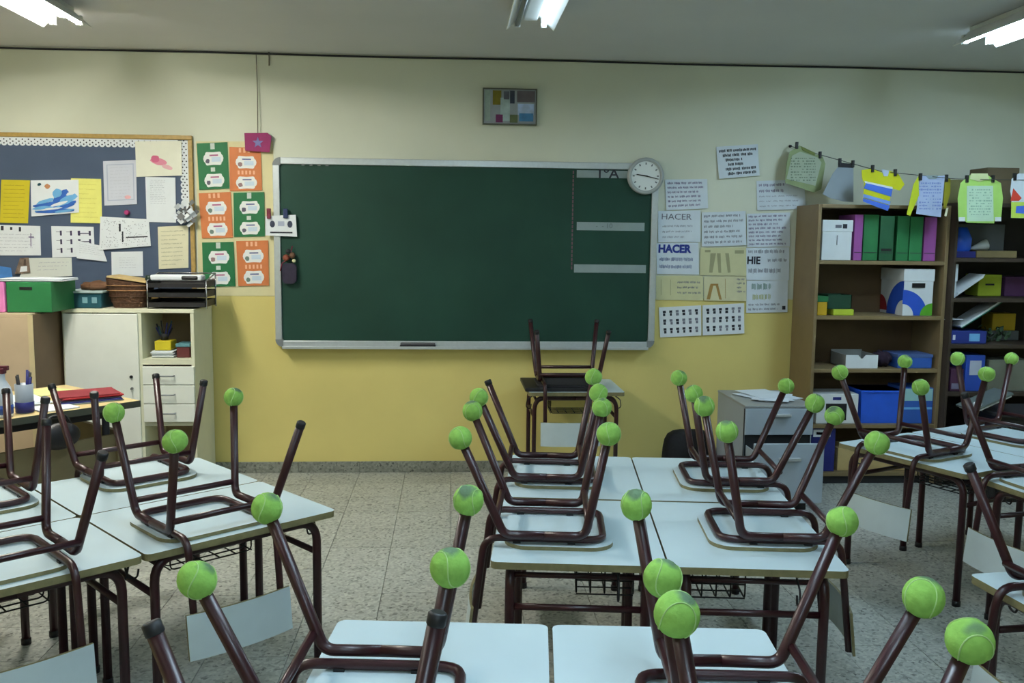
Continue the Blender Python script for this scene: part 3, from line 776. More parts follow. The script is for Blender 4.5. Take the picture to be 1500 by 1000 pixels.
# framed picture above the board
c = at(747, 156, YW-.03)
t = thing('framed_picture', 'small framed collage of bright pictures high above the chalkboard', 'picture', (c.x, YW-.002, c.z))
W2, H2 = .166, .106
obj('picture_sheet', bx(-W2, -.022, -H2, W2, 0, H2), mat('picture_ground', (150, 158, 166), .5, .12, 12.), t)
for a in ((-W2-.008, H2, W2+.008, H2+.008), (-W2-.008, -H2-.008, W2+.008, -H2)): obj('frame_bar', bx(a[0], -.03, a[1], a[2], 0, a[3], .002), mat('olive_frame', (92, 96, 84), .5), t)
for s in (-1, 1): obj('frame_bar', bx(s*(W2+.004)-.004, -.03, -H2, s*(W2+.004)+.004, 0, H2, .002), mat('olive_frame', (92, 96, 84), .5), t)
for i, (x0, z0, x1, z1, colr) in enumerate(((-.11,.01,-.055,.1,(122,112,20)),(-.06,-.09,-.0,.055,(168,190,190)),(-.16,-.09,-.125,.1,(150,168,160)),(-.09,-.1,-.045,-.05,(110,40,92)),(.0,.02,.03,.1,(52,60,78)),(.045,.03,.16,.1,(104,96,104)),(.05,-.05,.155,.02,(170,190,222)),(.06,-.09,.15,-.04,(70,130,180)),(.0,-.1,.05,-.05,(96,108,72)),(-.04,.045,-.005,.095,(92,96,108)))):
    obj('collage_patch', bx(x0, -.0228-.0003*i, z0, x1, -.0218, z1), mat('collage_%d' % i, colr, .5, .2, 20.), t)

# clock
c = at(945, 258, YW-.03); R = .118
t = thing('wall_clock', 'round white clock with grey rim over the chalkboard corner', 'clock', (c.x, YW-.04, c.z))
bm = lathe(B(), [(R-.02, -.03), (R-.004, -.028), (R, -.02), (R, .016), (R-.008, .024), (R-.018, .024), (R-.026, .006)], 40, 'y')
obj('case', bm, mat('clock_rim', (168, 174, 172), .4, .02), t)
obj('dial', lathe(B(), [(R-.024, .006), (R-.024, .010)], 40, 'y'), mat('clock_dial', (226, 232, 230), .5, .01), t)
tk = B()
for h in range(12):
    a = h*PI/6; r0, r1 = .072, .086; wd = .004
    d = Vector((math.sin(a), 0, math.cos(a))); n_ = Vector((d.z, 0, -d.x))
    vs = [tk.verts.new(q+Vector((0, -.0106, 0))) for q in (d*r0-n_*wd, d*r1-n_*wd, d*r1+n_*wd, d*r0+n_*wd)]; tk.faces.new(vs)
tag(obj('hour_marks', tk, mat('clock_grey', (96, 104, 106), .6), t), None, None, kind='stuff')
def hand(a, L, wd, y, tail):
    d = Vector((math.sin(a), 0, math.cos(a))); n_ = Vector((d.z, 0, -d.x)); bm = B()
    plate(bm, [((q).x, (q).z) for q in (d*-tail-n_*wd, d*L-n_*wd*.6, d*L+n_*wd*.6, d*-tail+n_*wd)], y-.001, y+.001); return bm
obj('minute_hand', hand(math.radians(17.2*6), .085, .0035, -.0165, .015), M_black, t)
obj('hour_hand', hand(math.radians(9*30+8.6), .062, .0045, -.0148, .012), M_black, t)

# sheets to the right of the chalkboard
G2 = 'handwritten sheets right of the chalkboard'
M_wp = mat('bluish_white_paper', (214, 224, 232), .8, .03)
p = Paper('wall_poster', 'white sheet with bold black lines, highest right of the clock', 'poster', ((1049,215),(1110,211),(1112,257),(1053,262)), .006, M_wp, None, .012, seed=40)
R = []
rr_ = random.Random(12)
for r, (u0, u1) in enumerate(((.06,.95),(.14,.86),(.2,.6),(.25,.62),(.18,.92),(.22,.92))):
    u = u0; v = .86-.145*r + .0
    while u < u1:
        w_ = rr_.uniform(.10, .2); k = u
        while k < min(u+w_, u1):
            lw = rr_.uniform(.018, .03); R.append((k, v-.035-.02*rr_.random(), min(k+lw, u1), v+.02+.025*rr_.random())); k += lw+.008
        u += w_+.04
p.quads(R, M_ink, 'bold_writing')
def sheet(lab, Q, m, d, seed, name='wall_sheet'):
    return Paper(name, lab, 'paper', Q, d, m, G2, .005, seed=seed)
p = sheet('handwritten sheet just under the clock, purple pencil lines', ((974,263),(1036,262),(1037,305),(976,308)), M_wp, .004, 41); p.lines(6, .05, .95, .06, .95, M_purple_ink, h=.5)
p = sheet('sheet headed HACER in thin grey letters', ((964,309),(1026,308),(1026,354),(964,355)), M_wp, .005, 42); p.write('HACER', .43, .8, .2, M_grey_ink, 1.15); p.lines(3, .1, .9, .08, .6, M_pale_ink, h=.35)
p = sheet('sheet headed HACER in bold blue marker', ((962,356),(1023,355),(1024,402),(962,401)), M_wp, .006, 43); p.write('HACER', .42, .8, .26, M_blue_ink, .95, bold=.0035); p.lines(2, .06, .95, .12, .6, mat('slate_blue_pencil', (112, 124, 164), .8), h=.5, wl=(.2,.3))
p = sheet('handwritten sheet with five grey lines, second column', ((1028,311),(1092,309),(1093,359),(1028,361)), M_wp, .0055, 44); p.lines(6, .05, .95, .04, .96, M_grey_ink, h=.5)
p = sheet('beige drawing of trousers below the five line sheet', ((1026,363),(1093,362),(1093,404),(1025,403)), M_beige, .006, 45); p.quads([((.2,.1),(.27,.1),(.34,.8),(.22,.8)),((.4,.1),(.46,.1),(.44,.8),(.36,.8)),(.1,.84,.22,.92),(.75,.78,.95,.9),((.6,.1),(.66,.12),(.62,.8),(.54,.8))], mat('olive_pencil', (160, 158, 122), .8))
p = sheet('wide beige sheet with two short notes, left', ((961,404),(1030,404),(1030,440),(961,439)), M_beige, .0045, 46); p.lines(3, .45, .95, .2, .85, M_grey_ink, h=.4); p.quads([(.1,.2,.11,.85),(.3,.2,.31,.85)], mat('olive_pencil', (160, 158, 122), .8))
p = sheet('beige sheet with a yellow brown trouser outline', ((1031,405),(1093,404),(1093,441),(1031,440)), mat('pale_beige_paper', (212, 208, 168), .8), .005, 47); p.quads([((.06,.05),(.14,.05),(.22,.62),(.14,.62)),((.14,.62),(.34,.62),(.34,.7),(.16,.7)),((.28,.62),(.34,.62),(.42,.05),(.36,.05)),(.5,.1,.51,.9)], mat('brown_crayon', (160, 128, 70), .8)); p.lines(4, .78, .98, .3, .95, M_grey_ink, h=.5)
for lab, Q, sd in (('chart of small black pictograms in rows, left of the pair', ((965,450),(1027,447),(1027,491),(967,494)), 48), ('chart of small black pictograms in rows, right of the pair', ((1029,447),(1090,444),(1090,488),(1029,491)), 49)):
    p = sheet(lab, Q, M_white, .0065, sd, 'pictogram_chart')
    R = []; R2 = []
    for r in range(3):
        for c_ in range(6):
            u, v = .09+.152*c_, .8-.29*r
            (R if p.rn.random() < .6 or c_ == 0 else R2).extend([(u, v, u+.07, v+.08), (u+p.rn.uniform(0,.02), v-.1, u+.055+p.rn.uniform(0,.02), v-.01)])
    p.quads(R, M_ink, 'pictograms'); p.quads(R2, M_grey_ink, 'pale_pictograms')
p = sheet('sheet with pale blue writing beside the green paper jumper', ((1108,265),(1178,263),(1180,306),(1109,308)), M_wp, .0045, 50); p.lines(2, .05, .6, .55, .95, M_purple_ink, h=.5); p.lines(3, .05, .95, .05, .55, M_pale_ink, h=.3)
p = sheet('densely written sheet crossed by the shadow of the bookcase', ((1094,313),(1157,311),(1157,361),(1094,362)), M_wp, .005, 51); p.lines(8, .04, .96, .03, .97, M_purple_ink, h=.55)
p = sheet('sheet with HIE in bold black on its left', ((1093,363),(1156,362),(1156,410),(1093,410)), M_wp, .0055, 52); p.write('HIE', .17, .6, .24, M_ink, .9, bold=.0022); p.lines(1, .05, .95, .78, .98, M_grey_ink, h=.6); p.lines(1, .5, .95, .5, .72, M_grey_ink, h=.5); p.lines(1, .05, .95, .15, .42, M_grey_ink, h=.55)
p = sheet('lowest sheet left of the bookcase with green and yellow figures', ((1094,411),(1154,410),(1153,457),(1093,458)), M_wp, .006, 53); p.lines(1, .12, .7, .68, .95, mat('green_pencil', (92, 130, 112), .8), h=.8); p.lines(1, .15, .65, .38, .6, mat('yellow_green_pencil', (170, 176, 96), .8), h=.9); p.lines(2, .05, .85, .04, .32, M_grey_ink, h=.5); p.quads([(.87,.08,.95,.2)], M_ink)

# ---------------------------------------------------------------- generic containers
def carton(name, label, cat, x0, x1, z0, z1, yf, dep, m, lid=None, group=None, lm=None, parts=()):
    """closed box; front face at y=yf; parts = (name, u0, v0, u1, v1, material) flat pieces on the front, in 0..1"""
    t = thing(name, label, cat, ((x0+x1)/2, yf+dep/2, z0), 0, group)
    w_, h_, d_ = (x1-x0)/2, z1-z0, dep/2
    if lid:
        obj('body', bx(-w_+.004, -d_+.004, 0, w_-.004, d_-.004, h_-.01, .003), m, t)
        obj('lid', bx(-w_, -d_, h_-lid, w_, d_, h_, .003), lm or m, t)
    else:
        obj('body', bx(-w_, -d_, 0, w_, d_, h_, .004), m, t)
    for (n_, u0, v0, u1, v1, pm) in parts:
        yo = -d_ - .0016
        obj(n_, bx(-w_+2*w_*u0, yo, h_*v0, -w_+2*w_*u1, -d_+.002, h_*v1), pm, t)
    return t
def X(px, py, Y): return at(px, py, Y).x
def Z(px, py, Y): return at(px, py, Y).z

# ---------------------------------------------------------------- bookcase
YF = 5.62; BX0, BX1 = 2.275, 3.128
t = thing('bookcase', 'tall open beech bookcase with four shelves against the wall', 'bookcase', ((BX0+BX1)/2, 5.80, 0))
hw = (BX1-BX0)/2; d0, d1 = YF-5.80, .185
obj('side_panel', bx(-hw, d0, 0, -hw+.022, d1, 1.782, .002), M_beech, t); obj('side_panel', bx(hw-.022, d0, 0, hw, d1, 1.782, .002), M_beech, t)
obj('top_panel', bx(-hw+.022, d0, 1.76, hw-.022, d1, 1.782, .002), M_beech, t)
obj('back_panel', bx(-hw+.022, d1-.008, .03, hw-.022, d1, 1.76), M_beech_dark, t)
SH = (1.434, 1.086, .748, .388, .075)
for z in SH: obj('shelf', bx(-hw+.022, d0+.003, z-.024, hw-.022, d1-.008, z, .002), M_beech, t)
obj('plinth', bx(-hw+.022, d0+.02, 0, hw-.022, d0+.036, .05), M_dark, t)
yb = YF+.03
# top shelf
x = lambda a, r: X(a, r, yb)
z = SH[0]+.001
GB = 'card magazine files on the top shelf of the bookcase'
carton('archive_box', 'white lidded box at the left end of the top bookcase shelf', 'box', x(1204,350), x(1249,350), z, Z(1225,322,yb), yb, .26, M_white, .072, None, None,
       (('label_text', .42, .80, .62, .88, M_grey_ink), ('label_mark', .66, .79, .80, .90, M_ink), ('hand_slit', .49, .38, .505, .62, M_grey_ink)))
files = [(1250.5,1263,314,M_purple,'purple card file next to the white box'),(1264,1286,314,M_green,'green card file right of the purple one, left of the dark gap'),(1288,1309,316,mat('dark_green_card',(30,86,54),.6),'dark green card file with black finger hole'),(1313,1331,316,M_green,'green card file right of the black holed one'),(1332,1351,317,mat('mid_green_card',(40,122,70),.6),'green card file beside the right purple one'),(1353,1371,318,M_purple,'purple card file at the right end of the top shelf')]
for i, (a, b, top_, m, lab) in enumerate(files):
    t = thing('magazine_file', lab, 'file box', ((x(a,360)+x(b,360))/2, yb+.13, z), 0, GB)
    w_ = (x(b,360)-x(a,360))/2-.001; h_ = Z(a, top_, yb)-z
    obj('body', bx(-w_, -.13, 0, w_, .12, h_, .002), m, t)
    obj('fold_line', bx(-w_+.004, -.1312, h_*.17, w_-.004, -.129, h_*.185), mat('fold_dark', (50, 46, 52), .8), t)
    if i == 2: obj('finger_hole', bx(-w_*.75, -.1315, h_*.21, w_*.75, -.129, h_*.27), M_black, t)
# second shelf
z = SH[1]+.001
carton('small_box', 'small yellow box with green lid at the left end of the second shelf', 'box', x(1197,450), x(1213,450), z, Z(1205,434,yb), yb, .14, mat('amber_card', (196, 158, 30), .6), .035, None, M_green)
carton('small_box', 'flat lime box under a dark green tray on the second shelf', 'box', x(1221,455), x(1251,455), z, Z(1235,453,yb), yb, .16, M_lime)
zt_ = Z(1235,453,yb)+.001
t = thing('plastic_tray', 'dark green tray standing on the flat lime box', 'tray', (x(1234,440), yb+.1, zt_))
bm = B(); prism(bm, rrect(-.09, -.08, .07, .08, .015), 0, .006); obj('tray_base', bm, mat('dark_green_plastic', (22, 62, 44), .5), t)
for a in ((-.09,-.08,.07,-.074),(-.09,.074,.07,.08),(-.09,-.08,-.084,.08),(.064,-.08,.07,.08)): obj('tray_wall', bx(a[0],a[1],.004,a[2],a[3],Z(1235,432,yb)-zt_), mat('dark_green_plastic', (22, 62, 44), .5), t)
# archive box with coloured rings, turned to show two faces
zb_ = z; hb_ = Z(1345,394,yb)-zb_; AX = x(1323,430)
t = thing('archive_box', 'white archive box with blue, green and red printed curves, second shelf', 'box', (AX, yb, zb_))
bw, bdp = x(1368,430)-AX, .315     # front runs right, side runs back left
obj('body', bx(0.004, .004, 0, bw-.004, bdp, hb_-.005, .002), M_white, t); obj('lid', bx(0, 0, hb_*.74, bw, bdp+.004, hb_, .003), M_white, t)
def arcpoly(r0, r1, a0, a1, n=14):
    o = [(r1*math.cos(a0+(a1-a0)*k/n), r1*math.sin(a0+(a1-a0)*k/n)) for k in range(n+1)]
    i = [(r0*math.cos(a0+(a1-a0)*k/n), r0*math.sin(a0+(a1-a0)*k/n)) for k in range(n+1)]
    return o, i
def band(face, r0, r1, a0, a1, m, cx=0., cz=0., lim=1e9):
    bm = B(); o, i = arcpoly(r0, r1, a0, a1)
    for k in range(len(o)-1):
        q = [o[k], o[k+1], i[k+1], i[k]]
        q = [(max(0, min(lim, cx+a)), max(.002, cz+b)) for a, b in q]
        if face == 'f': vs = [bm.verts.new((a, .0025-(.0008 if m is M_rg else 0), b)) for a, b in q]
        else: vs = [bm.verts.new((.0025, a, b)) for a, b in q]
        try: bm.faces.new(vs)
        except ValueError: pass
    bmesh.ops.remove_doubles(bm, verts=bm.verts, dist=1e-6)
    obj('printed_curve', bm, m, t)
M_rb = mat('print_blue', (38, 84, 196), .6); M_rg = mat('print_green', (86, 160, 40), .6); M_rr = mat('print_red', (140, 24, 32), .6)
band('f', .075, .165, 0, PI/2, M_rb); band('s', .10, .22, 0, PI/2, M_rb); band('f', .0, .08, PI/2, PI, M_rg, cx=bw-.004, lim=bw-.004); band('s', 0, .10, PI/2, PI, M_rr, cx=bdp-.002, cz=.02, lim=bdp-.002)
obj('finger_hole', bx(bw*.28, -.0015, hb_*.60, bw*.70, .004, hb_*.70), M_black, t)
# third shelf
z = SH[2]+.001
t = thing('open_box', 'white open box with a notched front on the third shelf', 'box', (x(1262,540), yb+.12, z))
w_ = .105; h_ = Z(1262,520,yb)-z
bm = B(); plate(bm, [(-w_, 0), (w_, 0), (w_, h_), (.025, h_), (.006, h_-.022), (-.006, h_-.022), (-.025, h_), (-w_, h_)], -.12, -.115); obj('front', bm, M_white, t)
obj('side', bx(-w_, -.115, 0, -w_+.005, .12, h_), mat('box_grey', (150, 152, 150), .7), t); obj('side', bx(w_-.005, -.115, 0, w_, .12, h_), mat('box_grey', (150, 152, 150), .7), t)
obj('rear', bx(-w_, .115, 0, w_, .12, h_+.01), mat('box_grey', (150, 152, 150), .7), t); obj('bottom', bx(-w_, -.115, 0, w_, .115, .004), M_white, t)
t = thing('cloth_bundle', 'dark crumpled bundle between the white and blue boxes', 'bundle', (x(1300,540), yb+.1, z))
bm = B(); bmesh.ops.create_icosphere(bm, subdivisions=3, radius=1)
for v in bm.verts:
    q = 1+.16*math.sin(9*v.co.x+3*v.co.z)+.1*math.sin(13*v.co.y); v.co = Vector((v.co.x*.055*q, v.co.y*.07*q, max(0, .05+v.co.z*.05*q)))
obj('cloth', bm, mat('dark_plum_cloth', (40, 26, 44), .9), t, smooth=True)
carton('storage_box', 'blue box on the right of the third shelf', 'box', x(1314,540), x(1366,540), z, Z(1340,519,yb), yb, .22, mat('dull_blue', (46, 92, 176), .55), .022, None, mat('slate_blue_lid', (70, 96, 150), .5), (('label', .2, .25, .42, .6, M_skyblue),))
# fourth shelf
z = SH[3]+.001
carton('white_case', 'white case with a dark window on the fourth shelf, behind tennis balls', 'box', x(1196,600), x(1257,600), z, Z(1225,577,yb), yb, .22, mat('white_plastic', (222, 226, 228), .45), None, None, None, (('dark_window', .22, .12, .72, .68, M_black), ('badge', .38, .8, .58, .9, M_navy)))
t = thing('plastic_crate', 'shiny bright blue tilted plastic crate on the fourth shelf', 'crate', (x(1290,620), yb+.12, z))
w_ = .135; h_ = Z(1290,572,yb)-z
bm = B()
a = [(-w_*.92, -.10, .0), (w_*.92, -.10, 0), (w_*.92, .1, 0), (-w_*.92, .1, 0)]; b = [(-w_, -.115, h_), (w_, -.115, h_), (w_, .115, h_), (-w_, .115, h_)]
va = [bm.verts.new(q) for q in a]; vb = [bm.verts.new(q) for q in b]
bm.faces.new(va[::-1]); bm.faces.new(vb)
for i in range(4): bm.faces.new((va[i], va[(i+1) % 4], vb[(i+1) % 4], vb[i]))
obj('body', bm, M_blue, t); obj('rim', bx(-w_-.006, -.121, h_-.014, w_+.006, .121, h_, .003), M_blue, t)
carton('storage_box', 'blue box with a pale label band on the fourth shelf, right end', 'box', x(1322,600), x(1366,600), z, Z(1340,568,yb), yb, .22, mat('dull_blue', (46, 84, 156), .55), None, None, None, (('label', .03, .64, .97, .98, mat('pale_teal_label', (150, 196, 196), .6)), ('stripe', .03, .40, .97, .46, M_skyblue)))
# bottom
z = SH[4]+.001
carton('binder_box', 'navy box with a white label on the bottom shelf, left end', 'box', 2.31, x(1223,660), z, .36, yb, .22, M_navy, None, None, None, (('label', .08, .80, .78, .97, M_white), ('label_print', .2, .85, .62, .91, M_blue_ink)))
carton('board_stack', 'wide beige box lying low at the bottom of the bookcase', 'box', x(1228,690), x(1360,690), z, .225, yb+.02, .2, M_tan)

# ---------------------------------------------------------------- dark shelving at the right
YS = 5.56
t = thing('dark_shelving', 'dark brown shelving unit at the right edge, full of clutter', 'shelves', (3.78, 5.77, 0))
M_dk = mat('dark_brown_board', (58, 48, 40), .6)
for sx in (-1, 1): obj('upright', bx(sx*.640-.008, -.21, 0, sx*.640+.008, .215, 1.80), M_dk, t)
S2 = (1.459, 1.207, .914, .608, .32)
for zz in S2+(1.80, .06): obj('shelf', bx(-.632, -.21, zz-.024, .632, .208, zz), M_dk, t)
obj('back_panel', bx(-.632, .208, .03, .632, .216, 1.79), mat('shelf_back_dark', (44, 38, 34), .7), t)
ys = 5.60
xs = lambda a, r: X(a, r, ys); zs = lambda r, a=1440: Z(a, r, ys)
z = S2[0]+.001
t = thing('blue_lantern', 'bright blue faceted paper lantern on the top dark shelf', 'decoration', (xs(1415,360), ys+.075, z))
bm = lathe(B(), [(.03, 0), (.075, .05), (.08, .12), (.045, .19)], 6); obj('shade', bm, M_blue, t)
obj('base', bx(-.07, -.07, 0, .07, .07, .04), M_navy, t)
carton('flat_board', 'grey board box standing behind the white paper cone', 'box', xs(1427,340), xs(1500,340), z, zs(327), ys+.2, .1, mat('dull_grey', (84, 88, 90), .7))
carton('flat_box', 'flat tan box on the top dark shelf, right of the lantern', 'box', xs(1431,372), xs(1490,372), z, zs(367), ys, .19, mat('dull_tan', (124, 110, 76), .7))
t = thing('paper_cone', 'white paper cone lying on the flat tan box', 'cone', (xs(1446,364), ys+.08, zs(367)+.002))
bm = B(); tube(bm, [(-.07, 0, .008), (.04, 0, .036)], [.006, .036], 16); obj('cone', bm, M_white, t)
z = S2[1]+.001
carton('white_box', 'narrow white box next to the bookcase side, second dark shelf', 'box', xs(1394,410), xs(1403,410), z, zs(387), ys, .2, M_wp, .11)
t = thing('paper_pile', 'white papers sliding at a slant on the second dark shelf', 'papers', (xs(1421,430), ys+.1, z+.062))
for k in range(4): obj('sheet', bx(-.10+.008*k, -.09, .003+.0035*k, .11+.006*k, .09, .0055+.0035*k), M_white, t, None, (0, math.radians(-35), 0))
carton('lime_box', 'yellow green box with a dark mark on the second dark shelf', 'box', X(1433,420,5.79), X(1467,420,5.79), z, Z(1440,402,5.79), 5.79, .16, M_lime, None, None, None, (('dark_mark', .3, .5, .68, .58, M_ink),))
carton('purple_box', 'dull purple box at the right edge, second dark shelf', 'box', X(1472,420,5.79), X(1525,420,5.79), z, Z(1480,405,5.79), 5.79, .16, mat('dull_purple', (86, 48, 92), .7))
z = S2[2]+.001
carton('blue_box', 'blue storage box on the third dark shelf, with papers on top', 'box', xs(1394,497), xs(1445,497), z, zs(485), ys, .22, mat('dark_blue_box', (34, 52, 132), .5), None, None, None, (('label', .5, .2, .8, .8, M_skyblue), ('white_clip', .03, .3, .1, .7, M_white)))
t = thing('leaning_book', 'tilted white and teal book leaning over the blue storage box', 'book', (xs(1430,484), ys+.1, zs(483)+.062))
bk = obj('pages', bx(-.10, -.08, .005, .22, .08, .016), M_white, t, None, (0, math.radians(-33), 0)); obj('cover', bx(-.10, -.084, 0, .22, .084, .0045), mat('teal_cover', (40, 110, 96), .6), t, None, (0, math.radians(-33), 0))
obj('open_page', bx(-.2, -.08, .0, -.08, .08, .004), M_white, t)
carton('yellow_box', 'mustard yellow box on the third dark shelf', 'box', X(1454,470,5.81), X(1488,470,5.81), Z(1470,484,5.81), Z(1470,459,5.81), 5.81, .13, mat('mustard_card', (178, 148, 30), .7))
t = thing('green_garland', 'dark green tangled garland below the mustard box', 'decoration', (xs(1468,495), ys+.1, z))
rr_ = random.Random(9); bm = B()
for k in range(44):
    c_ = Vector((rr_.uniform(-.1,.1), rr_.uniform(-.05,.05), rr_.uniform(.01,.1))); n_ = Vector((rr_.uniform(-1,1), rr_.uniform(-1,1), rr_.uniform(-1,1))).normalized(); u_ = n_.orthogonal().normalized()*.022; v_ = n_.cross(u_).normalized()*.014
    bm.faces.new([bm.verts.new(c_+q) for q in (u_, v_, -u_, -v_)])
tag(obj('leaves', bm, mat('dark_leaf', (50, 72, 48), .8, .3, 30.), t), None, None, kind='stuff')
# mustard box support: a lower carton below it
carton('grey_carton', 'grey carton under the mustard box, behind the garland', 'box', X(1450,495,5.81), X(1492,495,5.81), z, Z(1470,484,5.81)-.001, 5.81, .14, mat('dull_grey', (84, 88, 90), .7))
z = S2[3]+.001
carton('plum_box', 'dark plum box on the fourth dark shelf, beside the bookcase', 'box', xs(1392,560), xs(1411,560), z, zs(540), ys, .2, mat('plum_card', (72, 36, 66), .6), None, None, None, (('label', .1, .1, .8, .35, mat('lilac_label', (120, 116, 140), .7)),))
carton('blue_folder_box', 'bright blue upright folder box on the fourth dark shelf', 'file box', xs(1414,550), xs(1442,550), z, zs(520), ys, .2, mat('folder_blue', (40, 80, 180), .5), None, None, None, (('label', .2, .45, .8, .85, mat('pale_blue_ink', (176, 184, 204), .8)),))
carton('grey_box', 'grey upright box right of the blue folder box', 'box', xs(1448,550), xs(1473,550), z, zs(527), ys, .2, mat('dull_grey_green', (104, 108, 96), .6))
carton('grey_box', 'grey upright box at the right edge, fourth dark shelf', 'box', xs(1475,550), xs(1510,550), z, zs(527), ys, .2, mat('dull_grey_green', (104, 108, 96), .6))
carton('brown_box', 'brown carton on top of the dark shelving behind the paper shirts', 'box', xs(1452,262), xs(1500,262), 1.801, zs(244), ys+.05, .2, mat('brown_carton', (96, 84, 62), .7))
carton('tan_box', 'low tan carton on top of the dark shelving, left end', 'box', xs(1393,290), xs(1425,290), 1.801, zs(262), ys+.1, .2, mat('olive_carton', (110, 106, 66), .7))
# low dark table in front with open books
t = thing('low_cabinet', 'low black cabinet at the right edge in front of the shelving', 'cabinet', (3.72, 5.36, 0))
obj('carcass', bx(-.45, -.17, .0, .45, .17, .52), M_black, t); obj('top', bx(-.46, -.18, .52, .46, .18, .54, .003), M_dark, t)
for s in (-1, 1): obj('door', bx(s*.225-.215, -.182, .06, s*.225+.215, -.17, .50, .002), M_black, t)
q = at(1455, 598, 5.3)
t = thing('open_book', 'grey open book tilted on the low black cabinet', 'book', (q.x-.04, 5.33, .542))
obj('cover', bx(-.13, -.1, 0, .13, .1, .012), mat('grey_book', (92, 104, 104), .6), t, (0, 0, .055), (0, math.radians(-24), 0)); obj('page_block', bx(-.12, -.09, -.012, .12, .09, 0), M_white, t, (0, 0, .055), (0, math.radians(-24), 0))
t = thing('paper_scrap', 'crumpled white paper on the low black cabinet', 'paper', (X(1438,590,5.3)-.03, 5.28, .542))
bm = B(); bmesh.ops.create_icosphere(bm, subdivisions=2, radius=.035)
for v in bm.verts: v.co *= random.uniform(.65, 1.15); v.co.z = max(v.co.z+.03, 0)
obj('paper', bm, M_white, t)

# ---------------------------------------------------------------- grey file cabinet with its drawers pulled out
t = thing('file_cabinet', 'grey steel drawer cabinet with its lower drawer pulled out', 'cabinet', (1.87, 5.31, 0))
M_gap = mat('seam_and_opening_shade', (30, 32, 36), .7)
obj('carcass', bx(-.2, -.25, .05, .2, .27, .615, .004), M_steel, t); obj('top', bx(-.203, -.272, .605, .203, .272, .62, .004), mat('grey_steel_top', (146, 150, 150), .4, .03), t)
obj('side_seam', bx(-.2015, -.262, .05, -.1995, -.25, .60), M_gap, t)
def drawer(y, z0, z1, lock=False):
    f = obj('drawer', bx(-.198, y-.02, z0, .198, y, z1, .003), mat('drawer_grey', (164, 178, 190), .4, .02), t)
    bx2 = B(); box(bx2, -.185, y, z0+.015, -.18, -.24, z1-.05); box(bx2, .18, y, z0+.015, .185, -.24, z1-.05); box(bx2, -.185, y, z0+.01, .185, -.24, z0+.016)
    if y < -.3: obj('drawer_tray', bx2, M_steel, t)
    else: bx2.free()
    h = B(); zc = z1-(z1-z0)*.25; box(h, -.06, y-.045, zc, .06, y-.02, zc+.008, .002); box(h, -.06, y-.047, zc-.008, .06, y-.042, zc+.008, .002)
    obj('handle', h, M_alu, f)
    if lock: obj('lock', lathe(B(), [(.009, 0), (.009, .006)], 12, 'y', (.165, y-.021, z1-.045)), M_black, f)
obj('opening_shade_panel', bx(-.192, -.2525, .06, .192, -.2495, .446), M_gap, t)  # dark panel on the closed carcass front, painting the shade inside the cabinet
drawer(-.252, .45, .604, True); drawer(-.425, .10, .437)
obj('base', bx(-.19, -.24, .0, .19, .26, .05), M_black, t)
q = at(1130, 582, 5.4)
rr_ = random.Random(5)
t = thing('paper_stack', 'loose white papers spread on the grey drawer cabinet', 'papers', (1.89, 5.33, .6215))
for k in range(7): obj('sheet', bx(-.105, -.148, .0018*k, .105, .148, .0018*k+.0012), M_wp, t, (rr_.uniform(-.03,.05), rr_.uniform(-.06,.05), 0), (0, 0, rr_.uniform(-.7, .5)))
# black bag on the floor
q = at(1002, 650, 5.6)
t = thing('school_bag', 'black bag standing against the wall left of the drawer cabinet', 'bag', (q.x+.035, 5.62, 0))
bm = B(); bmesh.ops.create_cube(bm, size=1); bmesh.ops.subdivide_edges(bm, edges=bm.edges, cuts=5, use_grid_fill=True)
for v in bm.verts:
    c_ = v.co*2; l = max(abs(c_.x), abs(c_.y), abs(c_.z)); n_ = (abs(c_.x)**4+abs(c_.y)**4+abs(c_.z)**4)**.25
    c_ = c_/n_*l; v.co = Vector((c_.x*.165*(1-.06*c_.z), c_.y*.09*(1-.2*c_.z), .18+c_.z*.18))
obj('body', bm, mat('black_fabric', (20, 20, 24), .85, .2, 60.), t, smooth=True)
bm = B(); plate(bm, rrect(-.10, .05, .10, .19, .03), -.115, -.075); obj('pocket', bm, mat('black_fabric', (20, 20, 24), .85, .2, 60.), t)
obj('handle', tube(B(), fillet([(-.05, .05, .30), (-.045, .10, .335), (.045, .10, .335), (.05, .05, .30)], .02), .007, 8), M_black, t)
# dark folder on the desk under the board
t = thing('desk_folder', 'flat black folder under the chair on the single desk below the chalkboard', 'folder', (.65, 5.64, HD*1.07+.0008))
obj('cover', bx(-.205, -.225, 0, .215, .20, .022, .003), M_black, t)

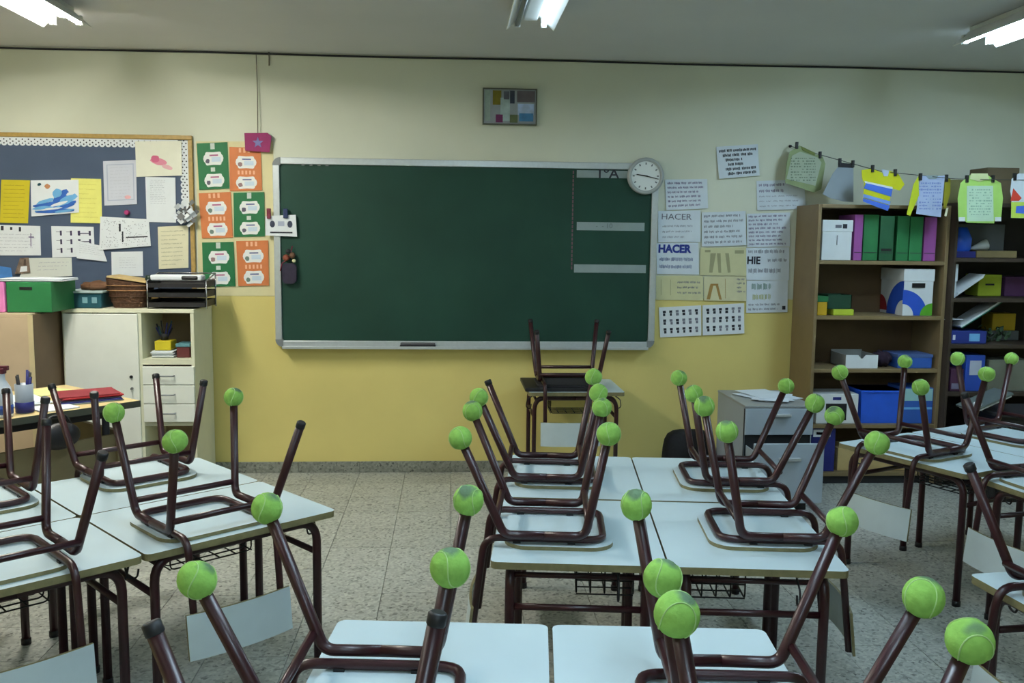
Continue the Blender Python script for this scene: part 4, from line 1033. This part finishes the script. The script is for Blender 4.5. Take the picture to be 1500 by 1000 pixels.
# ---------------------------------------------------------------- garland of paper clothes
Wp = [at(1158, 214, YW-.012), at(1206, 228, 5.93), at(1290, 251, 5.56), at(1400, 262, 5.44), at(1520, 264, 5.36)]
st = B(); tube(st, fillet(Wp, .1, 4), .0022, 6)
tag(obj('garland_string', st, mat('string_dark', (60, 62, 58), .8)), 'thin string with paper clothes running over the bookcase', 'string')
ends = [at(1150, 208, YW-.006)]
o = obj('wall_hook', lathe(B(), [(.008, 0), (.010, .004), (.004, .008), (.004, .018), (.007, .02)], 10, 'y'), M_dark, None, (Wp[0].x, YW-.0005, Wp[0].z)); tag(o, 'small dark hook in the wall where the paper clothes string starts', 'hook')
GC = 'paper clothes pegged on the string'
def cloth(name, label, Y, layers, pegs, zrot=0., thick=.003):
    """layers: list of (part name, pixel polygon, material, lift)"""
    pts = [at(a, b, Y) for a, b in layers[0][1]]; c = sum(pts, Vector())/len(pts)
    t = thing(name, label, 'paper clothing', c, 0, GC)
    for nm, poly, m, l in layers:
        q = [at(a, b, Y)-c for a, b in poly]
        bm = B(); plate(bm, [(v.x, v.z) for v in q], -thick/2-l, thick/2-l); obj(nm, bm, m, t)
    for (a, b) in pegs:
        v = at(a, b, Y)-c
        obj('clothes_peg', bx(v.x-.008, -.012, v.z-.026, v.x+.008, .008, v.z+.018, .002), M_black, t)
    return t, c
M_sage = mat('sage_paper', (150, 166, 122), .8, .08); M_limep = mat('lime_green_paper', (172, 214, 110), .8, .05); M_yel2 = mat('vivid_yellow_paper', (206, 206, 30), .8, .08)
M_greyp = mat('grey_blue_paper', (150, 162, 172), .8, .05); M_lil = mat('lilac_paper', (170, 184, 214), .8, .08); M_royal = mat('royal_blue_paint', (72, 112, 212), .8, .06)
def scrib(t, c, Y, x0, y0, x1, y1, rows, m, lift, seed):
    rr = random.Random(seed); bm = B()
    for r in range(rows):
        yy = y0+(y1-y0)*(r+.5)/rows; xx = x0
        while xx < x1:
            w_ = rr.uniform(1.0, 3.2); h_ = (y1-y0)/rows*rr.uniform(.25, .6)
            if rr.random() < .75:
                a = at(xx, yy-h_/2, Y)-c; b = at(min(xx+w_, x1), yy+h_/2, Y)-c
                vs = [bm.verts.new((p[0], -lift, p[1])) for p in ((a.x, b.z), (b.x, b.z), (b.x, a.z), (a.x, a.z))]; bm.faces.new(vs)
            xx += w_+rr.uniform(.5, 1.6)
    tag(obj('scribbles', bm, m, t), None, None, kind='stuff')
Y1 = 5.90
t, c = cloth('paper_jumper', 'sage green paper jumper, first on the string, above the sheets', Y1, [
 ('body', ((1157,222),(1171,213),(1183,221),(1195,226),(1205,229),(1209,240),(1203,277),(1192,282),(1183,279),(1172,275),(1150,268),(1152,240)), M_sage, 0),
 ('front', ((1160,228),(1172,222),(1198,231),(1203,238),(1194,272),(1152,262)), mat('pale_sage', (178, 192, 170), .8, .05), .003),
 ('collar', ((1173,214),(1194,224),(1193,228),(1175,220)), mat('moss_paper', (120, 132, 72), .8), .004)], ((1167,212), (1201,226)))
scrib(t, c, Y1, 1158, 230, 1194, 266, 9, mat('sage_ink', (126, 142, 124), .8), .0056, 60)
Y2 = 5.74
t, c = cloth('paper_skirt', 'grey blue paper skirt on the string left of the bookcase front', Y2, [
 ('skirt', ((1228,244),(1250,246),(1250,296),(1236,295),(1216,290),(1205,284),(1220,254)), M_greyp, 0),
 ('waistband', ((1228,238),(1250,240),(1250,246),(1227,245)), M_dark, .002)], ((1230,236), (1249,239)))
Y3 = 5.545
t, c = cloth('paper_shirt', 'yellow and blue striped paper t-shirt over the bookcase top', Y3, [
 ('body', ((1262,249),(1277,247),(1292,253),(1303,250),(1316,255),(1325,270),(1318,279),(1307,276),(1300,309),(1264,294),(1266,268),(1263,262)), M_yel2, 0),
 ('stripe', ((1268,268),(1307,277),(1305,288),(1265,276)), M_royal, .003), ('stripe', ((1265,284),(1304,295),(1303,300),(1264,289)), mat('pale_royal', (120, 156, 226), .8), .003), ('stripe', ((1264,290),(1303,301),(1300,309),(1264,295)), M_royal, .003),
 ('pale_edge', ((1266,265),(1307,274),(1307,277),(1267,268)), M_white, .0032),
 ('neckline', ((1291,248),(1302,250),(1300,258),(1294,258)), mat('white_blue', (190, 204, 226), .8), .004)], ((1278,246), (1311,252)))
Y4 = 5.48
t, c = cloth('paper_jumper', 'lilac paper jumper with yellow sleeves on the string', Y4, [
 ('body', ((1348,257),(1358,258),(1370,258),(1384,257),(1378,318),(1342,313)), M_lil, 0),
 ('sleeve', ((1345,258),(1338,270),(1328,314),(1333,316),(1346,286)), mat('sleeve_yellow', (190, 200, 40), .8), .001), ('sleeve', ((1384,257),(1392,262),(1392,282),(1385,306),(1382,304)), mat('sleeve_olive', (130, 126, 24), .8), .001),
 ('cuff', ((1386,305),(1389,304),(1386,317),(1383,316)), M_cream, .002), ('neckline', ((1356,257),(1374,257),(1371,262),(1360,262)), mat('grey_neck', (140, 156, 160), .8), .003)], ((1348,258), (1386,260)))
scrib(t, c, Y4, 1346, 266, 1378, 308, 9, mat('lilac_ink', (128, 142, 196), .8), .0036, 61)
Y5 = 5.42
t, c = cloth('paper_jumper', 'lime green paper jumper with a pale front on the string', Y5, [
 ('body', ((1414,262),(1422,256),(1446,256),(1455,262),(1466,268),(1469,290),(1466,322),(1457,320),(1456,327),(1416,326),(1413,322),(1404,322),(1403,290),(1407,268)), M_limep, 0),
 ('front', ((1416,272),(1454,272),(1455,324),(1416,324)), mat('pale_lime_front', (196, 222, 196), .8, .05), .003),
 ('collar', ((1422,254),(1446,254),(1448,262),(1434,266),(1420,262)), mat('cream_collar', (206, 214, 160), .8), .004),
 ('cuff', ((1404,318),(1413,318),(1413,324),(1404,324)), M_white, .003), ('cuff', ((1457,318),(1466,318),(1466,324),(1457,324)), M_white, .003)], ((1416,261), (1454,261)))
scrib(t, c, Y5, 1419, 276, 1452, 316, 10, mat('lime_ink', (150, 186, 160), .8), .0056, 62)
Y6 = 5.38
t, c = cloth('paper_shirt', 'white paper shirt with red and blue figure at the right edge', Y6, [
 ('body', ((1482,262),(1492,254),(1530,254),(1536,290),(1522,320),(1481,319),(1482,292),(1480,280)), M_wp, 0),
 ('red_figure', ((1484,276),(1496,290),(1492,294),(1480,294)), mat('tomato_paint', (206, 64, 48), .8), .003), ('lime_hem', ((1481,296),(1524,296),(1522,319),(1481,319)), mat('lime_hem_paint', (190, 216, 90), .8), .003), ('blue_patch', ((1488,302),(1522,300),(1520,314),(1487,312)), M_royal, .0045)], ((1486,258), (1515,256)))

# ---------------------------------------------------------------- left cabinets
YC = 5.57; CX0, CX1 = -2.298, -1.535; CT = 1.107
t = thing('white_cabinet', 'cream cabinet with white door, three drawers and open compartments', 'cabinet', ((CX0+CX1)/2, 5.78, 0))
hw = (CX1-CX0)/2; d0, d1 = YC-5.78, .205; ox = (CX0+CX1)/2
obj('side_panel', bx(-hw, d0, 0, -hw+.02, d1, CT-.02), M_cab, t); obj('side_panel', bx(hw-.02, d0, 0, hw, d1, CT-.02), M_cab, t)
obj('top', bx(-hw-.003, d0-.004, CT-.022, hw+.003, d1, CT, .003), M_cab, t); obj('back_panel', bx(-hw+.02, d1-.008, .0, hw-.02, d1, CT-.02), mat('cabinet_back', (150, 130, 100), .6), t)
dx = X(205, 500, YC)-ox
obj('divider', bx(dx-.012, d0, .02, dx+.012, d1-.01, CT-.022), M_cab, t)
obj('shelf', bx(dx+.012, d0+.002, .775, hw-.02, d1-.01, .808), M_cab, t); obj('shelf', bx(dx+.012, d0+.01, .40, hw-.02, d1-.01, .425), M_cab, t); obj('shelf', bx(-hw+.02, d0+.01, .02, hw-.02, d1-.01, .05), M_cab, t)
dr = obj('door', bx(-hw+.012, d0-.018, .03, dx-.006, d0, CT-.028, .003), M_cabw, t)
q = at(194, 551, YC)
obj('door_lock', lathe(B(), [(.009, 0), (.009, .008)], 12, 'y', (q.x-ox, d0-.018, q.z)), M_black, dr); obj('door_key', lathe(B(), [(.008, 0), (.008, .01), (.003, .012), (.003, .03)], 10, 'y', (q.x-ox+.003, d0-.018, q.z-.07)), M_chrome, dr)
for z0, z1 in ((.655, .765), (.541, .651), (.428, .537)):
    dd = obj('drawer', bx(dx+.013, d0-.016, z0, hw-.003, d0, z1, .003), M_cabw, t)
    xm = (dx+hw)/2-.005
    obj('drawer_handle', tube(B(), fillet([(xm-.045, d0-.016, (z0+z1)/2), (xm-.045, d0-.04, (z0+z1)/2), (xm+.045, d0-.04, (z0+z1)/2), (xm+.045, d0-.016, (z0+z1)/2)], .012), .0045, 8), M_alu_dull, dd)
# things in the open compartment
z = .809
yy = YC+.04
t = thing('paper_pile', 'small pile of white papers in the open cabinet compartment', 'papers', (X(237,525,yy), yy+.1, z))
for k in range(6): obj('sheet', bx(-.065, -.085, .007*k, .065, .085, .007*k+.006), M_white, t, (random.uniform(-.006,.006), random.uniform(-.01,.01), 0))
carton('small_box', 'yellow box lying on the pile of papers in the cabinet', 'box', X(224,507,yy), X(248,507,yy), z+.044, z+.10, yy+.03, .12, M_yellow)
carton('small_box', 'maroon box with a teal lid in the open cabinet compartment', 'box', X(256,520,yy), X(277,520,yy), z, z+.085, yy+.02, .14, mat('maroon_card', (92, 40, 40), .6), .02, None, mat('teal_lid', (90, 140, 150), .6))
t = thing('pencil_tuft', 'dark pencils and scissors standing on the yellow box', 'pencils', (X(234,490,yy), yy+.09, z+.101))
rr_ = random.Random(2)
for k in range(9):
    a = rr_.uniform(0, 6.28); e_ = Vector((.05*math.cos(a), .03*math.sin(a), rr_.uniform(.07, .12)))
    obj('pencil', tube(B(), [(0.012*math.cos(a), .012*math.sin(a), 0), e_], .0045, 6), (M_teal, M_dark, M_navy)[k % 3], t)
obj('holder', lathe(B(), [(.022, 0), (.025, .04)], 14), M_dark, t)

# beige cabinet further left
t = thing('beige_cabinet', 'pale pinkish wooden cabinet at the left edge behind the teacher table', 'cabinet', (-2.75, 5.6, 0))
obj('front_panel', bx(-.44, -.385, .04, .415, -.37, 1.085, .002), M_beech_pale, t)
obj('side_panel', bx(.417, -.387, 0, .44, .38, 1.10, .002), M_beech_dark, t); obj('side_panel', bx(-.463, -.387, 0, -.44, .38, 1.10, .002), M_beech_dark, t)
obj('edge_strip', bx(.415, -.390, 0, .442, -.385, 1.10), mat('pale_edge_strip', (206, 190, 150), .5), t)
obj('top', bx(-.44, -.385, 1.085, .417, .38, 1.105, .002), M_beech_pale, t); obj('back_panel', bx(-.44, .37, .0, .417, .378, 1.085), M_beech_dark, t)
yy = 5.30; z = 1.1065
carton('storage_box', 'green card storage box with a finger hole, left, above the beige cabinet', 'box', X(9,430,yy), X(75,430,yy), z, Z(40,413,yy), yy, .34, M_green, None, None, None, (('finger_hole', .30, .74, .58, .84, M_black),))
carton('storage_box', 'pink storage box at the left edge beside the green one', 'box', X(-40,430,yy), X(6,430,yy), z, Z(2,413,yy), yy, .3, M_pink)
t = thing('paper_sheaf', 'white papers lying on the green storage box', 'papers', (X(55,410,5.42), 5.45, Z(40,413,yy)+.0008))
for k in range(4): obj('sheet', bx(-.19, -.12, .004*k, .17, .12, .004*k+.003), M_white, t, (random.uniform(-.01,.01), random.uniform(-.02,.02), 0), (0, 0, random.uniform(-.06,.06)))
z = CT+.001; yy = 5.60
t = thing('plastic_tray', 'dark teal plastic tray with white rim on the cream cabinet', 'tray', (X(121,440,yy), yy+.13, z))
w_ = .105
obj('body', bx(-w_, -.12, 0, w_, .12, .095, .006), M_teal, t); obj('rim', bx(-w_-.012, -.132, .09, w_+.012, .132, .102, .003), mat('pale_rim', (170, 186, 186), .5), t)
for xx in (-.005, .05): obj('label', bx(xx, -.1225, .03, xx+.03, -.119, .065), mat('tray_label', (120, 160, 170), .6), t)
t = thing('crumpled_bag', 'brown paper bundle lying in the teal tray', 'bundle', (X(130,425,yy), yy+.14, z+.1025))
bm = B(); bmesh.ops.create_icosphere(bm, subdivisions=3, radius=1)
for v in bm.verts:
    q = 1+.15*math.sin(8*v.co.x+2)+.12*math.sin(11*v.co.y+v.co.z*5); v.co = Vector((v.co.x*.085*q, v.co.y*.07*q, max(0, .022+v.co.z*.032*q)))
obj('wrap', bm, mat('dark_brown_paper', (96, 66, 44), .8), t, smooth=True)
# wicker basket, slanted rim
t = thing('wicker_basket', 'brown wicker basket with a flat tan lid on the cream cabinet', 'basket', (X(182,440,yy), yy+.12, z), 0)
n = 20; bm = B(); rings = []
for (f_, zz, tl) in ((.72, 0, 0), (.86, .06, .0), (1., .13, .012), (1.02, .16, .022), (.96, .16, .022)):
    rings.append([bm.verts.new((f_*.128*math.copysign(abs(math.cos(2*PI*k/n))**.6, math.cos(2*PI*k/n)), f_*.11*math.copysign(abs(math.sin(2*PI*k/n))**.6, math.sin(2*PI*k/n)), zz-tl*math.cos(2*PI*k/n))) for k in range(n)])
for i in range(4):
    for k in range(n): bm.faces.new((rings[i][k], rings[i][(k+1) % n], rings[i+1][(k+1) % n], rings[i+1][k]))
bm.faces.new(rings[0][::-1]); bm.faces.new(rings[-1]); obj('weave', bm, M_brown, t)
for zz, f_ in ((.035, .80), (.07, .89), (.105, .96), (.135, 1.015)):
    pts = [(f_*.130*math.copysign(abs(math.cos(2*PI*k/n))**.6, math.cos(2*PI*k/n)), f_*.112*math.copysign(abs(math.sin(2*PI*k/n))**.6, math.sin(2*PI*k/n)), zz) for k in range(n)]
    obj('woven_band', tube(B(), pts, .003, 6, closed=True), mat('light_wicker', (150, 112, 72), .7, .2, 60.) if zz > .1 else M_brown, t)
obj('lid', bx(-.132, -.10, .166, .10, .11, .178, .003), M_tan, t, None, (0, math.radians(8), 0))
# black letter trays
t = thing('letter_trays', 'stack of black letter trays with chrome posts on the cream cabinet', 'letter tray', (X(258,440,yy), yy+.13, z))
w_ = .165
for k in range(3):
    zz = .01+.058*k; bm = B()
    box(bm, -w_, -.12, zz, w_, .12, zz+.006); box(bm, -w_, -.124, zz, w_, -.12, zz+.028); box(bm, -w_, .12, zz, w_, .124, zz+.04); box(bm, -w_-.004, -.12, zz, -w_, .12, zz+.04); box(bm, w_, -.12, zz, w_+.004, .12, zz+.04)
    tr_ = obj('tray', bm, M_black, t)
    obj('paper_edge', bx(-w_+.01, -.116, zz+.007, w_-.01, .11, zz+.018), mat('dull_paper', (112, 110, 104), .8), tr_)
for sx in (-1, 1):
    for sy in (-1, 1): obj('post', tube(B(), [(sx*(w_+.008), sy*.11, 0), (sx*(w_+.008), sy*.11, .205 if sy > 0 else .165)], .0045, 8), M_chrome, t)
obj('rear_rail', tube(B(), [(-w_-.008, .11, .205), (w_+.008, .11, .205)], .0045, 8), M_chrome, t)
for sx in (-1, 1): obj('side_rail', tube(B(), [(sx*(w_+.008), -.11, .165), (sx*(w_+.008), .11, .205)], .0045, 8), M_chrome, t)
zt_ = z+.17
t = thing('hole_punch', 'white and black device lying on top of the letter trays', 'device', (X(254,403,yy), yy+.1, z+.166))
obj('body', bx(-.155, -.05, 0, .15, .05, .034, .01), M_white, t); obj('grip', bx(.03, -.056, .004, .13, .052, .03, .01), M_black, t); bm = B(); lathe(bm, [(.02, 0), (.024, .006), (.02, .03)], 14); obj('knob', bm, mat('dark_green_knob', (26, 46, 36), .5), t, (-.165, -.03, .0))

# ---------------------------------------------------------------- teacher table
K = Vector((-1.506, 4.498)); cdir = Vector((-.66, -.75)).normalized(); ddir = Vector((-.75, .66)).normalized(); TH = .75
ctr = K+cdir*.8+ddir*.36; ra = math.atan2(-cdir.y, -cdir.x)
t = thing('teacher_table', 'teacher table with a light wooden top behind the left desks', 'table', (ctr.x, ctr.y, 0), ra)
obj('tabletop', bx(-.8, -.36, TH-.03, .8, .36, TH, .003), mat('pale_birch_top', (214, 190, 136), .4, .08, 5.), t)
obj('edge_band', bx(-.802, -.363, TH-.032, .802, -.358, TH-.001), mat('dark_edge_band', (72, 74, 62), .6), t)
obj('front_panel', bx(-.74, -.30, .08, .70, -.28, TH-.16), M_oliv, t); obj('end_panel', bx(.70, -.32, .0, .725, .3, TH-.14), M_oliv, t); obj('end_panel', bx(-.765, -.32, .0, -.74, .3, TH-.14), M_oliv, t)
obj('rail', bx(-.74, -.27, TH-.08, .72, -.24, TH-.03), M_dark, t); obj('rail', bx(-.74, .24, TH-.08, .72, .27, TH-.03), M_dark, t)
for sx in (-1, 1):
    for sy in (-1, 1): obj('leg', tube(B(), [(sx*.68, sy*.255, 0), (sx*.68, sy*.255, TH-.03)], .018, 8), M_dark, t)
def tt(x, y, zz=TH+.001): 
    v = ctr + rot2((x, y), ra); return (v.x, v.y, zz)
t = thing('folder_stack', 'red and dark blue folders stacked on the teacher table corner', 'folders', tt(.655, -.15), ra-.25)
for k, (m, ww) in enumerate(((mat('grey_folder', (120, 130, 130), .6), .2), (M_navy, .19), (mat('navy_dark', (30, 30, 56), .6), .185), (mat('dark_red_folder', (110, 26, 38), .6), .19), (M_red, .18), (mat('wine_folder', (128, 34, 44), .6), .17))):
    obj('folder', bx(-.135, -ww*.62, .006*k, .135, ww*.62, .006*k+.0055, .001), m, t, (random.uniform(-.012,.012), random.uniform(-.012,.012), 0), (0, 0, random.uniform(-.07,.07)))
t = thing('loose_sheets', 'pale blue white sheets left of the folder stack', 'papers', tt(.39, .01), ra-.1)
for k in range(5): obj('sheet', bx(-.105, -.148, .0022*k, .105, .148, .0022*k+.0018), M_wp, t, (random.uniform(-.02,.02), random.uniform(-.02,.02), 0), (0, 0, random.uniform(-.2,.2)))
t = thing('lime_sheet', 'yellow green sheet at the far corner of the teacher table', 'paper', tt(.62, .2), ra+.2)
obj('sheet', bx(-.1, -.1, 0, .1, .1, .003), mat('pale_lime_paper', (214, 222, 150), .8), t)
t = thing('open_notebook', 'white open notebook on the near edge of the teacher table', 'notebook', tt(.43, -.262), ra)
obj('page', bx(-.083, -.08, 0, -.001, .08, .006, .001), M_white, t); obj('page', bx(.001, -.08, 0, .083, .08, .006, .001), M_white, t)
t = thing('pencil_cup', 'clear pencil cup with dark blue band, full of pens', 'pencil cup', tt(.30, -.27))
obj('cup', lathe(B(), [(.034, 0), (.037, .03), (.038, .13), (.035, .13), (.033, .006)], 18), mat('greyish_cup', (150, 160, 170), .3), t); obj('blue_band', lathe(B(), [(.0385, .004), (.0395, .05)], 18), M_navy, t)
rr_ = random.Random(8)
for k in range(7):
    a = rr_.uniform(0, 6.28); obj('pen', tube(B(), [(.014*math.cos(a), .014*math.sin(a), .02), (.03*math.cos(a), .03*math.sin(a), rr_.uniform(.15, .19))], .0055, 8), (M_navy, M_black, M_dark)[k % 3], t)
t = thing('spray_bottle', 'white bottle with blue base and dark red nozzle at the left edge', 'bottle', tt(.195, -.30))
obj('bottle', lathe(B(), [(.036, 0), (.04, .012), (.04, .10), (.034, .13), (.014, .165), (.013, .19)], 18), mat('bottle_white', (214, 222, 232), .3), t); obj('blue_label', lathe(B(), [(.0405, .015), (.0405, .055)], 18), mat('label_blue', (44, 76, 150), .5), t)
bm = bx(-.016, -.016, .19, .016, .016, .215, .004); box(bm, -.05, -.010, .205, .03, .010, .225, .003); obj('nozzle', bm, mat('dark_red_nozzle', (96, 40, 56), .5), t)
e_ = K+cdir*.42
t = thing('bag_shade_form', 'black bag-shaped form, mostly standing for shadow below the teacher table edge', 'bag', (e_.x+.04, e_.y-.036, .59), ra)  # black form added for a dark spot, mostly shadow under the table
bm = B(); bmesh.ops.create_icosphere(bm, subdivisions=3, radius=1)
for v in bm.verts: v.co = Vector((v.co.x*.095, v.co.y*.036, .06+v.co.z*.062))
obj('body', bm, mat('bag_shade_black', (26, 24, 28), .45, .2, 30.), t, smooth=True)
obj('strap', tube(B(), fillet([(-.055, 0, .10), (-.04, .012, .150), (.04, .012, .150), (.055, 0, .10)], .03), .006, 8), M_black, t)
